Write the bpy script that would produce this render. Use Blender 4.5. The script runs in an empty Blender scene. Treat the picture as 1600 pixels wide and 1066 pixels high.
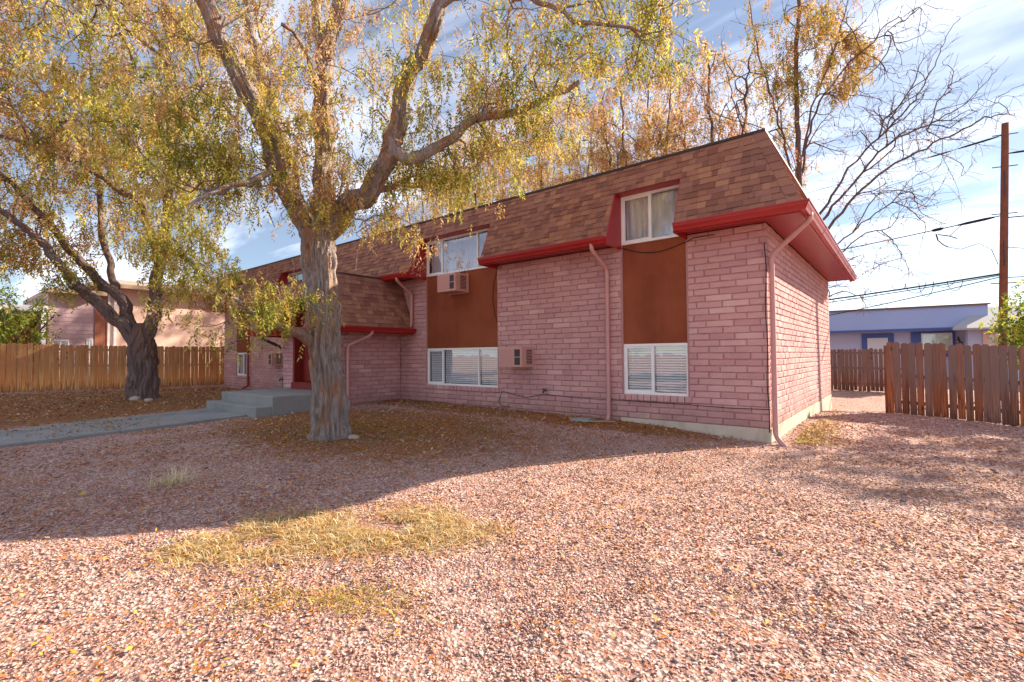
import bpy, math, random
import numpy as np
from mathutils import Matrix, Vector

# ------------------------------------------------------------------ camera, sky, sun, exposure
H_EYE = 1.42
YAW, PITCH, ROLL, FPX = 0.6803, 0.0304, -0.0073, 755.55
SUN_DIR = np.array([0.45, 0.893, 0.52]); SUN_DIR /= np.linalg.norm(SUN_DIR)
scene = bpy.context.scene
col = scene.collection
_F = np.array([-math.sin(YAW) * math.cos(PITCH), math.cos(YAW) * math.cos(PITCH), math.sin(PITCH)])
_R = np.array([math.cos(YAW), math.sin(YAW), 0.0]); _U = np.cross(_R, _F)
_c, _s = math.cos(ROLL), math.sin(ROLL)
_R, _U = _c * _R + _s * _U, -_s * _R + _c * _U
cd = bpy.data.cameras.new('camera'); cam = bpy.data.objects.new('camera', cd); col.objects.link(cam)
cam.matrix_world = Matrix(((_R[0], _U[0], -_F[0], 0), (_R[1], _U[1], -_F[1], 0), (_R[2], _U[2], -_F[2], H_EYE), (0, 0, 0, 1)))
cd.sensor_width = 36; cd.lens = FPX / 1600 * 36; cd.clip_start = 0.05; cd.clip_end = 3000
scene.camera = cam

world = bpy.data.worlds.new('World'); scene.world = world; world.use_nodes = True
wt = world.node_tree; wt.nodes.clear()
def wn(t, **k):
    n = wt.nodes.new(t)
    for a, b in k.items(): setattr(n, a, b)
    return n
sky = wn('ShaderNodeTexSky', sky_type='NISHITA', sun_disc=False)
sky.sun_elevation = math.asin(SUN_DIR[2]); sky.sun_rotation = math.atan2(SUN_DIR[0], SUN_DIR[1])
sky.altitude = 1400; sky.air_density = 1.0; sky.dust_density = 0.6; sky.ozone_density = 1.5
tc = wn('ShaderNodeTexCoord'); sp = wn('ShaderNodeSeparateXYZ'); wt.links.new(tc.outputs['Generated'], sp.inputs[0])
mz = wn('ShaderNodeMath', operation='MAXIMUM'); mz.inputs[1].default_value = 0.0; wt.links.new(sp.outputs[2], mz.inputs[0])
az = wn('ShaderNodeMath', operation='ADD'); az.inputs[1].default_value = 0.16; wt.links.new(mz.outputs[0], az.inputs[0])
dx = wn('ShaderNodeMath', operation='DIVIDE'); wt.links.new(sp.outputs[0], dx.inputs[0]); wt.links.new(az.outputs[0], dx.inputs[1])
dy = wn('ShaderNodeMath', operation='DIVIDE'); wt.links.new(sp.outputs[1], dy.inputs[0]); wt.links.new(az.outputs[0], dy.inputs[1])
cb = wn('ShaderNodeCombineXYZ'); wt.links.new(dx.outputs[0], cb.inputs[0]); wt.links.new(dy.outputs[0], cb.inputs[1])
mp = wn('ShaderNodeMapping'); mp.inputs['Rotation'].default_value = (0, 0, math.radians(28)); mp.inputs['Scale'].default_value = (0.55, 1.5, 1); mp.inputs['Location'].default_value = (1.3, 0.4, 0)
wt.links.new(cb.outputs[0], mp.inputs[0])
nz = wn('ShaderNodeTexNoise'); nz.inputs['Scale'].default_value = 1.25; nz.inputs['Detail'].default_value = 7; nz.inputs['Roughness'].default_value = 0.55; nz.inputs['Distortion'].default_value = 0.5
wt.links.new(mp.outputs[0], nz.inputs['Vector'])
cr = wn('ShaderNodeValToRGB'); cr.color_ramp.elements[0].position = 0.46; cr.color_ramp.elements[0].color = (0.10, 0.10, 0.10, 1); cr.color_ramp.elements[1].position = 0.67; cr.color_ramp.elements[1].color = (0.93, 0.93, 0.93, 1)
wt.links.new(nz.outputs[0], cr.inputs[0])
cl = wn('ShaderNodeMixRGB'); cl.inputs[2].default_value = (11.0, 11.5, 13.2, 1)
wt.links.new(cr.outputs[0], cl.inputs[0]); wt.links.new(sky.outputs[0], cl.inputs[1])
bg = wn('ShaderNodeBackground'); bg.inputs[1].default_value = 0.057
wo = wn('ShaderNodeOutputWorld'); wt.links.new(cl.outputs[0], bg.inputs[0]); wt.links.new(bg.outputs[0], wo.inputs[0])

sd = bpy.data.lights.new('sun', 'SUN'); sun = bpy.data.objects.new('sun', sd); col.objects.link(sun)
sd.energy = 5.0; sd.angle = math.radians(0.6); sd.color = (1.0, 0.89, 0.70)
sun.rotation_euler = Vector(SUN_DIR).to_track_quat('Z', 'Y').to_euler()
sun.location = (10, 20, 20)
scene.view_settings.view_transform = 'Standard'; scene.view_settings.look = 'None'
scene.view_settings.exposure = 1.43; scene.view_settings.gamma = 1.0; scene.view_settings.use_curve_mapping = False
scene.render.engine = 'CYCLES'
scene.cycles.max_bounces = 7; scene.cycles.transparent_max_bounces = 10; scene.cycles.use_denoising = True
scene.cycles.sample_clamp_indirect = 6

# ------------------------------------------------------------------ helpers
rng = np.random.default_rng(11); random.seed(5)
def px(u, v, dep):      # a measured point of the place: pixel of the survey photograph + its distance in metres
    d = _F + (u - 800) / FPX * _R - (v - 533) / FPX * _U
    return np.array([0, 0, H_EYE]) + d * dep
def lin(r, g, b):
    f = lambda c: (c / 255 / 12.92) if c / 255 <= 0.04045 else ((c / 255 + 0.055) / 1.055) ** 2.4
    return (f(r), f(g), f(b), 1.0)

class MB:
    """collects geometry for ONE mesh"""
    def __init__(s): s.v = []; s.f = []; s.n = 0; s.att = []
    def add(s, verts, faces, rnd=0.0):
        s.v.append(np.asarray(verts, float).reshape(-1, 3)); k = s.n
        s.f.extend([tuple(i + k for i in f) for f in faces]); s.n += len(s.v[-1]); s.att.extend([rnd] * len(faces))
    def box(s, x0, x1, y0, y1, z0, z1, rnd=0.0):
        v = [(x, y, z) for z in (z0, z1) for y in (y0, y1) for x in (x0, x1)]
        s.add(v, [(0, 2, 3, 1), (4, 5, 7, 6), (0, 1, 5, 4), (1, 3, 7, 5), (3, 2, 6, 7), (2, 0, 4, 6)], rnd)
    def quad(s, a, b, c, d, rnd=0.0): s.add([a, b, c, d], [(0, 1, 2, 3)], rnd)
    def tube(s, pts, r, n=8, caps=True, square=False, disp=None):
        v, f = tube(pts, r, n, caps, disp); s.add(v, f)
    def build(s, name, m, parent=None, smooth=False, attr=False):
        me = bpy.data.meshes.new(name)
        V = np.concatenate(s.v) if s.v else np.zeros((0, 3))
        me.from_pydata(V.tolist(), [], s.f)
        if smooth: me.polygons.foreach_set('use_smooth', [True] * len(me.polygons))
        if attr:
            a = me.attributes.new('rnd', 'FLOAT', 'FACE'); a.data.foreach_set('value', np.asarray(s.att, np.float32))
        me.materials.append(M[m] if isinstance(m, str) else m)
        o = bpy.data.objects.new(name, me); col.objects.link(o)
        if parent is not None: o.parent = parent
        return o

def tube(pts, r, n=8, caps=True, disp=None):
    P = np.asarray(pts, float); k = len(P); r = np.broadcast_to(np.asarray(r, float), (k,))
    T = np.empty_like(P); T[1:-1] = P[2:] - P[:-2]; T[0] = P[1] - P[0]; T[-1] = P[-1] - P[-2]
    T /= np.linalg.norm(T, axis=1)[:, None] + 1e-12
    ref = np.array([0, 0, 1.0]) if abs(T[0, 2]) < 0.9 else np.array([1.0, 0, 0])
    N = np.empty_like(P); a = np.cross(T[0], ref); a /= np.linalg.norm(a)
    for i in range(k):
        a = a - T[i] * (a @ T[i]); l = math.sqrt(a @ a)
        if l < 1e-6: a = np.cross(T[i], ref); l = math.sqrt(a @ a)
        a = a / l; N[i] = a
    B = np.cross(T, N); th = np.arange(n) * 2 * math.pi / n + math.pi / n
    rr = r[:, None] * np.ones((1, n))
    if disp is not None: rr = rr * disp(P, th)
    V = P[:, None, :] + rr[:, :, None] * (np.cos(th)[None, :, None] * N[:, None, :] + np.sin(th)[None, :, None] * B[:, None, :])
    i = np.arange(k - 1)[:, None] * n; j = np.arange(n)[None, :]; j2 = (j + 1) % n
    F = np.stack([i + j, i + j2, i + n + j2, i + n + j], -1).reshape(-1, 4)
    F = [tuple(x) for x in F.tolist()]
    if caps: F += [tuple(range(n - 1, -1, -1)), tuple((k - 1) * n + q for q in range(n))]
    return V.reshape(-1, 3), F

def rounded(pts, rad=0.06, n=4):
    """polyline with rounded bends"""
    P = [np.asarray(p, float) for p in pts]; out = [P[0]]
    for a, b, c in zip(P[:-2], P[1:-1], P[2:]):
        d1 = (a - b) / np.linalg.norm(a - b); d2 = (c - b) / np.linalg.norm(c - b)
        q = min(rad, np.linalg.norm(a - b) * .45, np.linalg.norm(c - b) * .45)
        s, e = b + d1 * q, b + d2 * q
        for t in np.linspace(0, 1, n): out.append((1 - t) ** 2 * s + 2 * t * (1 - t) * b + t * t * e)
    return out + [P[-1]]

def np_mesh(name, V, F, m, parent=None, color=None, smooth=False, fattr=None):
    """fast mesh from arrays; F (n,k) all the same size; color per vertex (n,3)"""
    me = bpy.data.meshes.new(name); nf, k = F.shape
    me.vertices.add(len(V)); me.vertices.foreach_set('co', np.ascontiguousarray(V, np.float32).ravel())
    me.loops.add(nf * k); me.loops.foreach_set('vertex_index', np.ascontiguousarray(F, np.int32).ravel())
    me.polygons.add(nf); me.polygons.foreach_set('loop_start', np.arange(nf, dtype=np.int32) * k)
    me.polygons.foreach_set('loop_total', np.full(nf, k, np.int32))
    if smooth: me.polygons.foreach_set('use_smooth', np.ones(nf, bool))
    if color is not None:
        a = me.attributes.new('tint', 'FLOAT_COLOR', 'POINT')
        a.data.foreach_set('color', np.concatenate([color, np.ones((len(V), 1))], 1).astype(np.float32).ravel())
    me.update(calc_edges=True)
    me.materials.append(M[m]); o = bpy.data.objects.new(name, me); col.objects.link(o)
    if parent is not None: o.parent = parent
    return o

def tag(o, label=None, cat=None, group=None, kind=None):
    if label: o['label'] = label
    if cat: o['category'] = cat
    if group: o['group'] = group
    if kind: o['kind'] = kind
    return o
def empty(name, loc=(0, 0, 0), rz=0):
    o = bpy.data.objects.new(name, None); o.location = loc; o.rotation_euler = (0, 0, rz); o.empty_display_size = .2; col.objects.link(o); return o

# value noise (numpy) ------------------------------------------------
_perm = rng.random((64, 64, 64))
def vnoise(P):
    P = np.asarray(P, float); i = np.floor(P).astype(int); f = P - i; f = f * f * (3 - 2 * f); o = 0
    for a in (0, 1):
        for b in (0, 1):
            for c in (0, 1):
                w = (f[..., 0] if a else 1 - f[..., 0]) * (f[..., 1] if b else 1 - f[..., 1]) * (f[..., 2] if c else 1 - f[..., 2])
                o = o + w * _perm[(i[..., 0] + a) % 64, (i[..., 1] + b) % 64, (i[..., 2] + c) % 64]
    return o
def fbm(P, n=3):
    o = 0; a = .5; P = np.asarray(P, float)
    for k in range(n): o = o + a * vnoise(P * 2 ** k + 7.3 * k); a *= .5
    return o / (1 - .5 ** n)

# ------------------------------------------------------------------ materials
M = {}
class NT:
    def __init__(s, name):
        s.m = bpy.data.materials.new(name); s.m.use_nodes = True; s.t = s.m.node_tree; s.t.nodes.clear(); M[name] = s.m
        s.out = s.n('ShaderNodeOutputMaterial')
    def n(s, t, **k):
        x = s.t.nodes.new(t)
        for a, b in k.items(): setattr(x, a, b)
        return x
    def l(s, a, b): s.t.links.new(a, b)
    def coord(s, scale=(1, 1, 1), kind='Object'):
        c = s.n('ShaderNodeTexCoord'); m = s.n('ShaderNodeMapping'); m.inputs['Scale'].default_value = scale
        s.l(c.outputs[kind], m.inputs[0]); return m.outputs[0]
    def wpos(s, scale=(1, 1, 1)):
        g = s.n('ShaderNodeNewGeometry'); m = s.n('ShaderNodeMapping'); m.inputs['Scale'].default_value = scale
        s.l(g.outputs['Position'], m.inputs[0]); return m.outputs[0]
    def noise(s, vec, scale, detail=4, rough=.55, dist=0):
        x = s.n('ShaderNodeTexNoise'); x.inputs['Scale'].default_value = scale; x.inputs['Detail'].default_value = detail
        x.inputs['Roughness'].default_value = rough; x.inputs['Distortion'].default_value = dist; s.l(vec, x.inputs['Vector']); return x.outputs[0]
    def ramp(s, fac, stops, interp='LINEAR'):
        r = s.n('ShaderNodeValToRGB'); e = r.color_ramp.elements; r.color_ramp.interpolation = interp
        while len(e) < len(stops): e.new(0.5)
        for q, (p, c) in zip(e, stops): q.position = p; q.color = c if len(c) == 4 else (*c, 1)
        s.l(fac, r.inputs[0]); return r.outputs[0]
    def mix(s, fac, a, b, mode='MIX'):
        x = s.n('ShaderNodeMixRGB', blend_type=mode)
        for sock, val in ((x.inputs[0], fac), (x.inputs[1], a), (x.inputs[2], b)):
            if hasattr(val, 'default_value'): s.l(val, sock)
            else: sock.default_value = val if not isinstance(val, (int, float)) or sock == x.inputs[0] else (val, val, val, 1)
        return x.outputs[0]
    def math(s, op, a, b=None, c=None):
        x = s.n('ShaderNodeMath', operation=op)
        for sock, val in zip(x.inputs, (a, b, c)):
            if val is None: continue
            if hasattr(val, 'default_value'): s.l(val, sock)
            else: sock.default_value = val
        return x.outputs[0]
    def rnd(s):
        """0..1 per object, or per face where the mesh carries 'rnd'"""
        o = s.n('ShaderNodeObjectInfo'); a = s.n('ShaderNodeAttribute', attribute_name='rnd')
        return s.math('FRACT', s.math('ADD', o.outputs['Random'], a.outputs['Fac']))
    def bump(s, h, strength=.3, dist=.01):
        b = s.n('ShaderNodeBump'); b.inputs['Strength'].default_value = strength; b.inputs['Distance'].default_value = dist
        s.l(h, b.inputs['Height']); return b.outputs[0]
    def surf(s, color, rough=.8, normal=None, spec=.3, metal=0.0, coat=0.0):
        p = s.n('ShaderNodeBsdfPrincipled')
        for k, val in (('Base Color', color), ('Roughness', rough)):
            if hasattr(val, 'default_value'): s.l(val, p.inputs[k])
            else: p.inputs[k].default_value = val
        p.inputs['Specular IOR Level'].default_value = spec; p.inputs['Metallic'].default_value = metal; p.inputs['Coat Weight'].default_value = coat
        if normal is not None: s.l(normal, p.inputs['Normal'])
        s.l(p.outputs[0], s.out.inputs[0]); return p

def mat_brick(name, base, dark, light, grime=.35):
    t = NT(name); w = t.wpos(); r = t.rnd()
    c = t.ramp(r, [(0, dark), (.35, base), (.7, base), (1, light)])
    n1 = t.noise(w, 1.1, 4); n2 = t.noise(w, 38, 4, .7); n3 = t.noise(t.wpos((1, 1, .25)), 2.2, 5, .65)
    c = t.mix(t.math('MULTIPLY', t.ramp(n1, [(.35, (0, 0, 0)), (.7, (1, 1, 1))]), .45), c, (dark[0] * .92, dark[1] * .9, dark[2] * 1.0, 1))
    c = t.mix(t.math('MULTIPLY', t.ramp(n2, [(.45, (0, 0, 0)), (.75, (1, 1, 1))]), .40), c, light)
    c = t.mix(t.math('MULTIPLY', t.ramp(n3, [(.52, (0, 0, 0)), (.72, (1, 1, 1))]), grime), c, (dark[0] * .6, dark[1] * .62, dark[2] * .66, 1))
    sz_ = t.n('ShaderNodeSeparateXYZ'); t.l(w, sz_.inputs[0]); dl = t.math('ADD', sz_.outputs[2], t.math('MULTIPLY', t.noise(w, 3.5, 6, .7), .9))
    c = t.mix(t.math('MULTIPLY', t.ramp(dl, [(.55, (1, 1, 1)), (1.0, (0, 0, 0))]), .5), c, lin(142, 110, 96))
    b = t.bump(t.noise(w, 55, 5, .7), .55, .012)
    t.surf(c, .92, b, .2); return t
mat_brick('brick', lin(200, 154, 151), lin(188, 140, 139), lin(214, 173, 168), .28)
mat_brick('mortar', lin(184, 140, 136), lin(168, 126, 122), lin(192, 148, 142), .35)
t = NT('stucco_brown'); w = t.wpos(); c = t.mix(t.ramp(t.noise(w, 1.6, 5), [(.3, (0, 0, 0)), (.75, (1, 1, 1))]), lin(128, 66, 44), lin(152, 84, 56))
c = t.mix(t.math('MULTIPLY', t.ramp(t.noise(t.wpos((1, 1, .18)), 3, 5), [(.5, (0, 0, 0)), (.75, (1, 1, 1))]), .35), c, lin(98, 52, 40))
t.surf(c, .9, t.bump(t.noise(w, 90, 4, .7), .4, .006), .2)
t = NT('red_paint'); w = t.wpos(); c = t.mix(t.noise(w, 3, 4), lin(142, 22, 26), lin(172, 34, 34))
c = t.mix(t.math('MULTIPLY', t.ramp(t.noise(w, 9, 6, .7), [(.58, (0, 0, 0)), (.72, (1, 1, 1))]), .35), c, lin(120, 40, 40))
t.surf(c, .38, t.bump(t.noise(w, 30, 3), .06, .004), .5)
t = NT('shingle'); w = t.wpos(); r = t.rnd()
c = t.ramp(r, [(0, lin(136, 92, 80)), (.2, lin(148, 102, 86)), (.40, lin(158, 110, 90)), (.6, lin(166, 118, 96)), (.8, lin(176, 128, 102)), (.9, lin(158, 112, 98)), (1, lin(148, 102, 88))], 'CONSTANT')
c = t.mix(t.math('MULTIPLY', t.ramp(t.noise(w, 120, 3, .8), [(.4, (0, 0, 0)), (.7, (1, 1, 1))]), .35), c, lin(92, 60, 54))
c = t.mix(t.math('MULTIPLY', t.ramp(t.noise(t.wpos((1, 1, .3)), .9, 4), [(.45, (0, 0, 0)), (.75, (1, 1, 1))]), .35), c, lin(120, 92, 86))
t.surf(c, .95, t.bump(t.noise(w, 160, 3, .8), .5, .006), .15)
t = NT('roof_felt'); t.surf(t.mix(t.noise(t.wpos(), 6), lin(60, 44, 40), lin(84, 62, 56)), .95, None, .1)
t = NT('dark_metal'); t.surf(t.mix(t.noise(t.wpos(), 8), lin(42, 38, 40), lin(66, 58, 58)), .6, None, .4)
t = NT('concrete'); w = t.wpos(); c = t.mix(t.noise(w, 2.2, 6, .65), lin(124, 124, 124), lin(160, 158, 154))
c = t.mix(t.math('MULTIPLY', t.ramp(t.noise(w, .9, 5), [(.48, (0, 0, 0)), (.7, (1, 1, 1))]), .45), c, lin(96, 98, 102))
c = t.mix(t.math('MULTIPLY', t.ramp(t.noise(w, 26, 4, .75), [(.55, (0, 0, 0)), (.75, (1, 1, 1))]), .4), c, lin(88, 84, 80))
t.surf(c, .9, t.bump(t.noise(w, 70, 5, .7), .35, .008), .2)
t = NT('foundation'); w = t.wpos(); c = t.mix(t.noise(w, 3, 6, .65), lin(176, 160, 144), lin(218, 204, 186))
c = t.mix(t.math('MULTIPLY', t.ramp(t.noise(t.wpos((1, 1, .3)), 4, 5), [(.5, (0, 0, 0)), (.72, (1, 1, 1))]), .5), c, lin(140, 124, 112))
t.surf(c, .9, t.bump(t.noise(w, 60, 4, .7), .3, .006), .2)
t = NT('white_vinyl'); t.surf(t.mix(t.noise(t.wpos(), 5, 4), lin(226, 224, 222), lin(240, 240, 240)), .35, None, .5)
t = NT('pink_metal'); w = t.wpos(); c = t.mix(t.noise(w, 4, 5), lin(186, 132, 128), lin(204, 152, 146))
c = t.mix(t.math('MULTIPLY', t.ramp(t.noise(w, 14, 6, .7), [(.56, (0, 0, 0)), (.75, (1, 1, 1))]), .35), c, lin(140, 96, 92)); t.surf(c, .5, None, .4)
t = NT('ac_case'); w = t.wpos(); c = t.mix(t.noise(w, 3, 5), lin(190, 142, 132), lin(204, 158, 146)); t.surf(c, .55, None, .4)
t = NT('ac_grille'); t.surf(t.mix(t.noise(t.wpos(), 20), lin(52, 44, 48), lin(84, 72, 76)), .6, None, .3)
t = NT('black_rubber'); t.surf(t.mix(t.noise(t.wpos(), 20), lin(20, 18, 20), lin(44, 38, 40)), .6, None, .3)
t = NT('blind'); t.surf(t.mix(t.noise(t.wpos(), 2), lin(228, 228, 232), lin(240, 240, 242)), .5, None, .3)
t = NT('curtain'); t.surf(t.mix(t.noise(t.wpos((6, 6, .4)), 3, 3), lin(190, 184, 190), lin(232, 228, 232)), .9, None, .1)
t = NT('room'); t.surf(t.mix(t.noise(t.wpos(), 1), lin(120, 114, 112), lin(140, 134, 130)), .9, None, .1)
t = NT('glass')
lw_ = t.n('ShaderNodeLayerWeight'); lw_.inputs[0].default_value = .5; fz = t.math('ADD', t.math('MULTIPLY', t.math('POWER', lw_.outputs['Facing'], 4.0), .85), .10)
gl = t.n('ShaderNodeBsdfGlossy'); gl.inputs['Roughness'].default_value = 0.0; gl.inputs[0].default_value = (.95, .97, 1, 1)
tr = t.n('ShaderNodeBsdfTransparent'); tr.inputs[0].default_value = (.92, .94, .95, 1); mx = t.n('ShaderNodeMixShader')
t.l(t.bump(t.noise(t.wpos(), 1.7, 2), .05, .05), gl.inputs['Normal'])
t.l(fz, mx.inputs[0]); t.l(tr.outputs[0], mx.inputs[1]); t.l(gl.outputs[0], mx.inputs[2]); t.l(mx.outputs[0], t.out.inputs[0])
def mat_wood(name, a, b, c_, weather):
    t = NT(name); r = t.rnd(); o = t.n('ShaderNodeObjectInfo')
    tcn = t.n('ShaderNodeTexCoord'); mp_ = t.n('ShaderNodeMapping'); mp_.inputs['Scale'].default_value = (26, 26, 1.5)
    ad = t.n('ShaderNodeVectorMath', operation='ADD'); t.l(tcn.outputs['Object'], mp_.inputs[0]); t.l(mp_.outputs[0], ad.inputs[0])
    cbn = t.n('ShaderNodeCombineXYZ'); t.l(t.math('MULTIPLY', o.outputs['Random'], 90), cbn.inputs[0]); t.l(t.math('MULTIPLY', o.outputs['Random'], 37), cbn.inputs[2]); t.l(cbn.outputs[0], ad.inputs[1])
    g = t.noise(ad.outputs[0], 1.0, 6, .6, .6)
    c = t.mix(t.ramp(g, [(.3, (0, 0, 0)), (.7, (1, 1, 1))]), a, b)
    c = t.mix(t.ramp(r, [(0, (0, 0, 0)), (1, (.75, .75, .75))]), c, c_)
    sx = t.n('ShaderNodeSeparateXYZ'); t.l(tcn.outputs['Object'], sx.inputs[0])
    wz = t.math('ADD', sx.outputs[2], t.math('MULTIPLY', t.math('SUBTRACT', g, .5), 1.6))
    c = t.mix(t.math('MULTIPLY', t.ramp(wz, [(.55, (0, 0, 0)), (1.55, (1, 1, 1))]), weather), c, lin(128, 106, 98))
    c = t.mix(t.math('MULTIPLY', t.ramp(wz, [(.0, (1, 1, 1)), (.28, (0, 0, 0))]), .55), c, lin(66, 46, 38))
    k = t.n('ShaderNodeTexVoronoi'); k.inputs['Scale'].default_value = .55; mk = t.n('ShaderNodeMapping'); mk.inputs['Scale'].default_value = (.35, .35, 1.6)
    t.l(ad.outputs[0], mk.inputs[0]); t.l(mk.outputs[0], k.inputs['Vector'])
    c = t.mix(t.ramp(k.outputs[0], [(.05, (.85, .85, .85)), (.12, (0, 0, 0))]), c, lin(52, 30, 22))
    t.surf(c, .85, t.bump(g, .5, .01), .2)
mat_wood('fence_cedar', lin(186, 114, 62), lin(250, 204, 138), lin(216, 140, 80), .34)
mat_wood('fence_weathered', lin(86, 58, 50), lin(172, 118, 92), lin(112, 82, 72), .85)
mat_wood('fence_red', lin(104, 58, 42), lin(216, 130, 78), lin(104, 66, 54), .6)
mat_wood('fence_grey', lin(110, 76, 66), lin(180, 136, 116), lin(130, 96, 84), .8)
def mat_bark(name, base, dark, warm, warmth):
    t = NT(name); w = t.wpos((1, 1, .16)); g = t.noise(w, 22, 8, .72, 1.4); h = t.noise(w, 5, 4, .6, .8)
    c = t.ramp(g, [(.28, dark), (.46, base), (.62, (base[0] * 1.35, base[1] * 1.33, base[2] * 1.3, 1)), (.8, dark)])
    c = t.mix(t.math('MULTIPLY', t.ramp(h, [(.50, (0, 0, 0)), (.60, (1, 1, 1))]), warmth), c, warm)
    t.surf(c, .95, t.bump(t.math('ADD', g, t.math('MULTIPLY', h, .7)), 1.0, .09), .15)
mat_bark('bark', lin(170, 156, 150), lin(88, 76, 74), lin(200, 140, 94), .68)
mat_bark('bark_dark', lin(132, 114, 112), lin(62, 52, 56), lin(156, 112, 84), .5)
mat_bark('bark_back', lin(120, 98, 90), lin(70, 56, 54), lin(140, 100, 78), .5)
def mat_leaf(name, trans=.5):
    t = NT(name); a = t.n('ShaderNodeAttribute', attribute_name='tint'); n = t.noise(t.wpos(), 40, 2)
    c = t.mix(t.math('MULTIPLY', n, .2), a.outputs['Color'], (.16, .10, .04, 1))
    d = t.n('ShaderNodeBsdfPrincipled'); d.inputs['Roughness'].default_value = .6; d.inputs['Specular IOR Level'].default_value = .25; t.l(c, d.inputs[0])
    tl = t.n('ShaderNodeBsdfTranslucent'); t.l(t.mix(.5, c, t.mix(1.0, c, (1.0, .93, .66, 1), 'MULTIPLY')), tl.inputs[0])
    m = t.n('ShaderNodeMixShader'); m.inputs[0].default_value = trans; t.l(d.outputs[0], m.inputs[1]); t.l(tl.outputs[0], m.inputs[2]); t.l(m.outputs[0], t.out.inputs[0])
mat_leaf('leaf', .48); mat_leaf('litter', .15); mat_leaf('straw', .3)
t = NT('stone'); a = t.n('ShaderNodeAttribute', attribute_name='tint'); n = t.noise(t.wpos(), 90, 4, .7)
t.surf(t.mix(t.math('MULTIPLY', t.ramp(n, [(.35, (0, 0, 0)), (.7, (1, 1, 1))]), .4), a.outputs['Color'], (.30, .20, .19, 1)), .85, t.bump(n, .3, .004), .25)
# the ground sheet: bare gravel bed, with dead grass and litter where attribute 'lit' says
t = NT('gravel_bed'); w = t.wpos(); vo = t.n('ShaderNodeTexVoronoi'); vo.inputs['Scale'].default_value = 46; t.l(w, vo.inputs['Vector'])
vs = t.n('ShaderNodeSeparateColor'); t.l(vo.outputs['Color'], vs.inputs[0])
g = t.ramp(vs.outputs[0], [(0, lin(150, 118, 112)), (.2, lin(202, 164, 152)), (.45, lin(222, 188, 176)), (.62, lin(196, 140, 120)), (.75, lin(232, 206, 196)), (.88, lin(170, 110, 84)), (.95, lin(120, 104, 104))], 'CONSTANT')
g = t.mix(t.ramp(vo.outputs['Distance'], [(.3, (0, 0, 0)), (.8, (.6, .6, .6))]), g, lin(150, 114, 102))
g = t.mix(t.math('MULTIPLY', t.ramp(t.noise(w, .7, 5), [(.42, (0, 0, 0)), (.72, (1, 1, 1))]), .3), g, lin(176, 124, 104))
lg = t.n('ShaderNodeAttribute', attribute_name='lit'); n1 = t.noise(w, 5.5, 6, .75); n2 = t.noise(w, 42, 4, .8); n4 = t.noise(w, .9, 4)
d_ = t.ramp(n2, [(.25, lin(74, 46, 30)), (.42, lin(132, 84, 54)), (.55, lin(168, 112, 70)), (.66, lin(142, 116, 72)), (.8, lin(196, 150, 96))])
d_ = t.mix(t.math('MULTIPLY', t.ramp(n4, [(.45, (0, 0, 0)), (.68, (1, 1, 1))]), .6), d_, lin(124, 104, 74))
lf = t.ramp(t.math('ADD', t.math('MULTIPLY', lg.outputs['Fac'], 1.15), t.math('MULTIPLY', t.math('SUBTRACT', n1, .55), 1.2)), [(.38, (0, 0, 0)), (.62, (1, 1, 1))])
t.surf(t.mix(lf, g, d_), .95, t.bump(t.math('ADD', vo.outputs['Distance'], n2), .9, .02), .15)
t = NT('asphalt'); w = t.wpos(); t.surf(t.mix(t.noise(w, 60, 4, .8), lin(62, 60, 60), lin(92, 90, 88)), .9, None, .2)
def flat(name, a, b, sc=2, rough=.85, sp=.2): 
    t = NT(name); w = t.wpos(); t.surf(t.mix(t.noise(w, sc, 5), a, b), rough, t.bump(t.noise(w, 60, 4), .2, .006), sp)
flat('pink_stucco', lin(216, 176, 160), lin(228, 192, 176)); flat('lilac_siding', lin(182, 150, 158), lin(196, 164, 170))
flat('tan_roof', lin(150, 126, 110), lin(190, 164, 142), 9); flat('white_trim', lin(208, 206, 212), lin(226, 224, 228)); flat('dark_recess', lin(40, 34, 36), lin(62, 50, 48))
flat('old_brick', lin(150, 92, 74), lin(174, 112, 90), 12); flat('blue_stucco', lin(150, 164, 206), lin(164, 178, 214), 1.2); flat('blue_wall', lin(180, 184, 212), lin(194, 196, 220), 1.2)
flat('blue_trim', lin(78, 100, 160), lin(92, 114, 172)); flat('grey_shingle', lin(150, 148, 152), lin(184, 180, 180), 14); flat('brown_edge', lin(108, 84, 70), lin(136, 108, 88), 6)
flat('pole_wood', lin(104, 66, 54), lin(146, 90, 68), 5, .9); flat('red_door', lin(112, 26, 20), lin(134, 36, 26), 2, .5, .4); flat('rock', lin(160, 142, 132), lin(196, 178, 166), 7)
flat('green_pipe', lin(60, 112, 96), lin(84, 140, 120), 10); flat('porcelain', lin(90, 84, 88), lin(120, 112, 112), 9, .4, .5); flat('stick_wood', lin(150, 120, 96), lin(178, 146, 118), 9)

# ------------------------------------------------------------------ ground
X1, X0, Y0, Y1 = -1.764, -24.58, 9.067, 17.82      # main house: right end, left end, front wall, back wall
CX = (X0 + X1) / 2
EX0, EX1, EY = -14.76, -11.58, 7.10                 # entry block
_cp = np.array([(-1.79, 9.0, -.085), (-1.76, 17.2, -.29), (-4.1, 9, .07), (-7.8, 9, .13), (-11.6, 9, .17), (-17, 9, .12), (-24.6, 9, .03), (-13.5, 1, -.10), (-13.5, 5.1, .03),
    (-7.75, 4.6, .02), (0, 0, -.1), (-.3, 15.8, -.135), (2, 15.8, -.277), (-1.5, 25, -.22), (-26.6, 2, .2), (-26, 5, .14), (-25.6, 9.2, .12), (-19.8, 4.8, .08), (-5, 1.5, -.06), (0, 6, -.09),
    (4, 4, -.16), (0, -10, -.3), (-26, -10, -.1), (10, -10, -.3), (12, 10, -.3), (12, 28, -.3), (-28, 28, .0), (-36, 10, .12), (-12, 24, -.1)])
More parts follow.
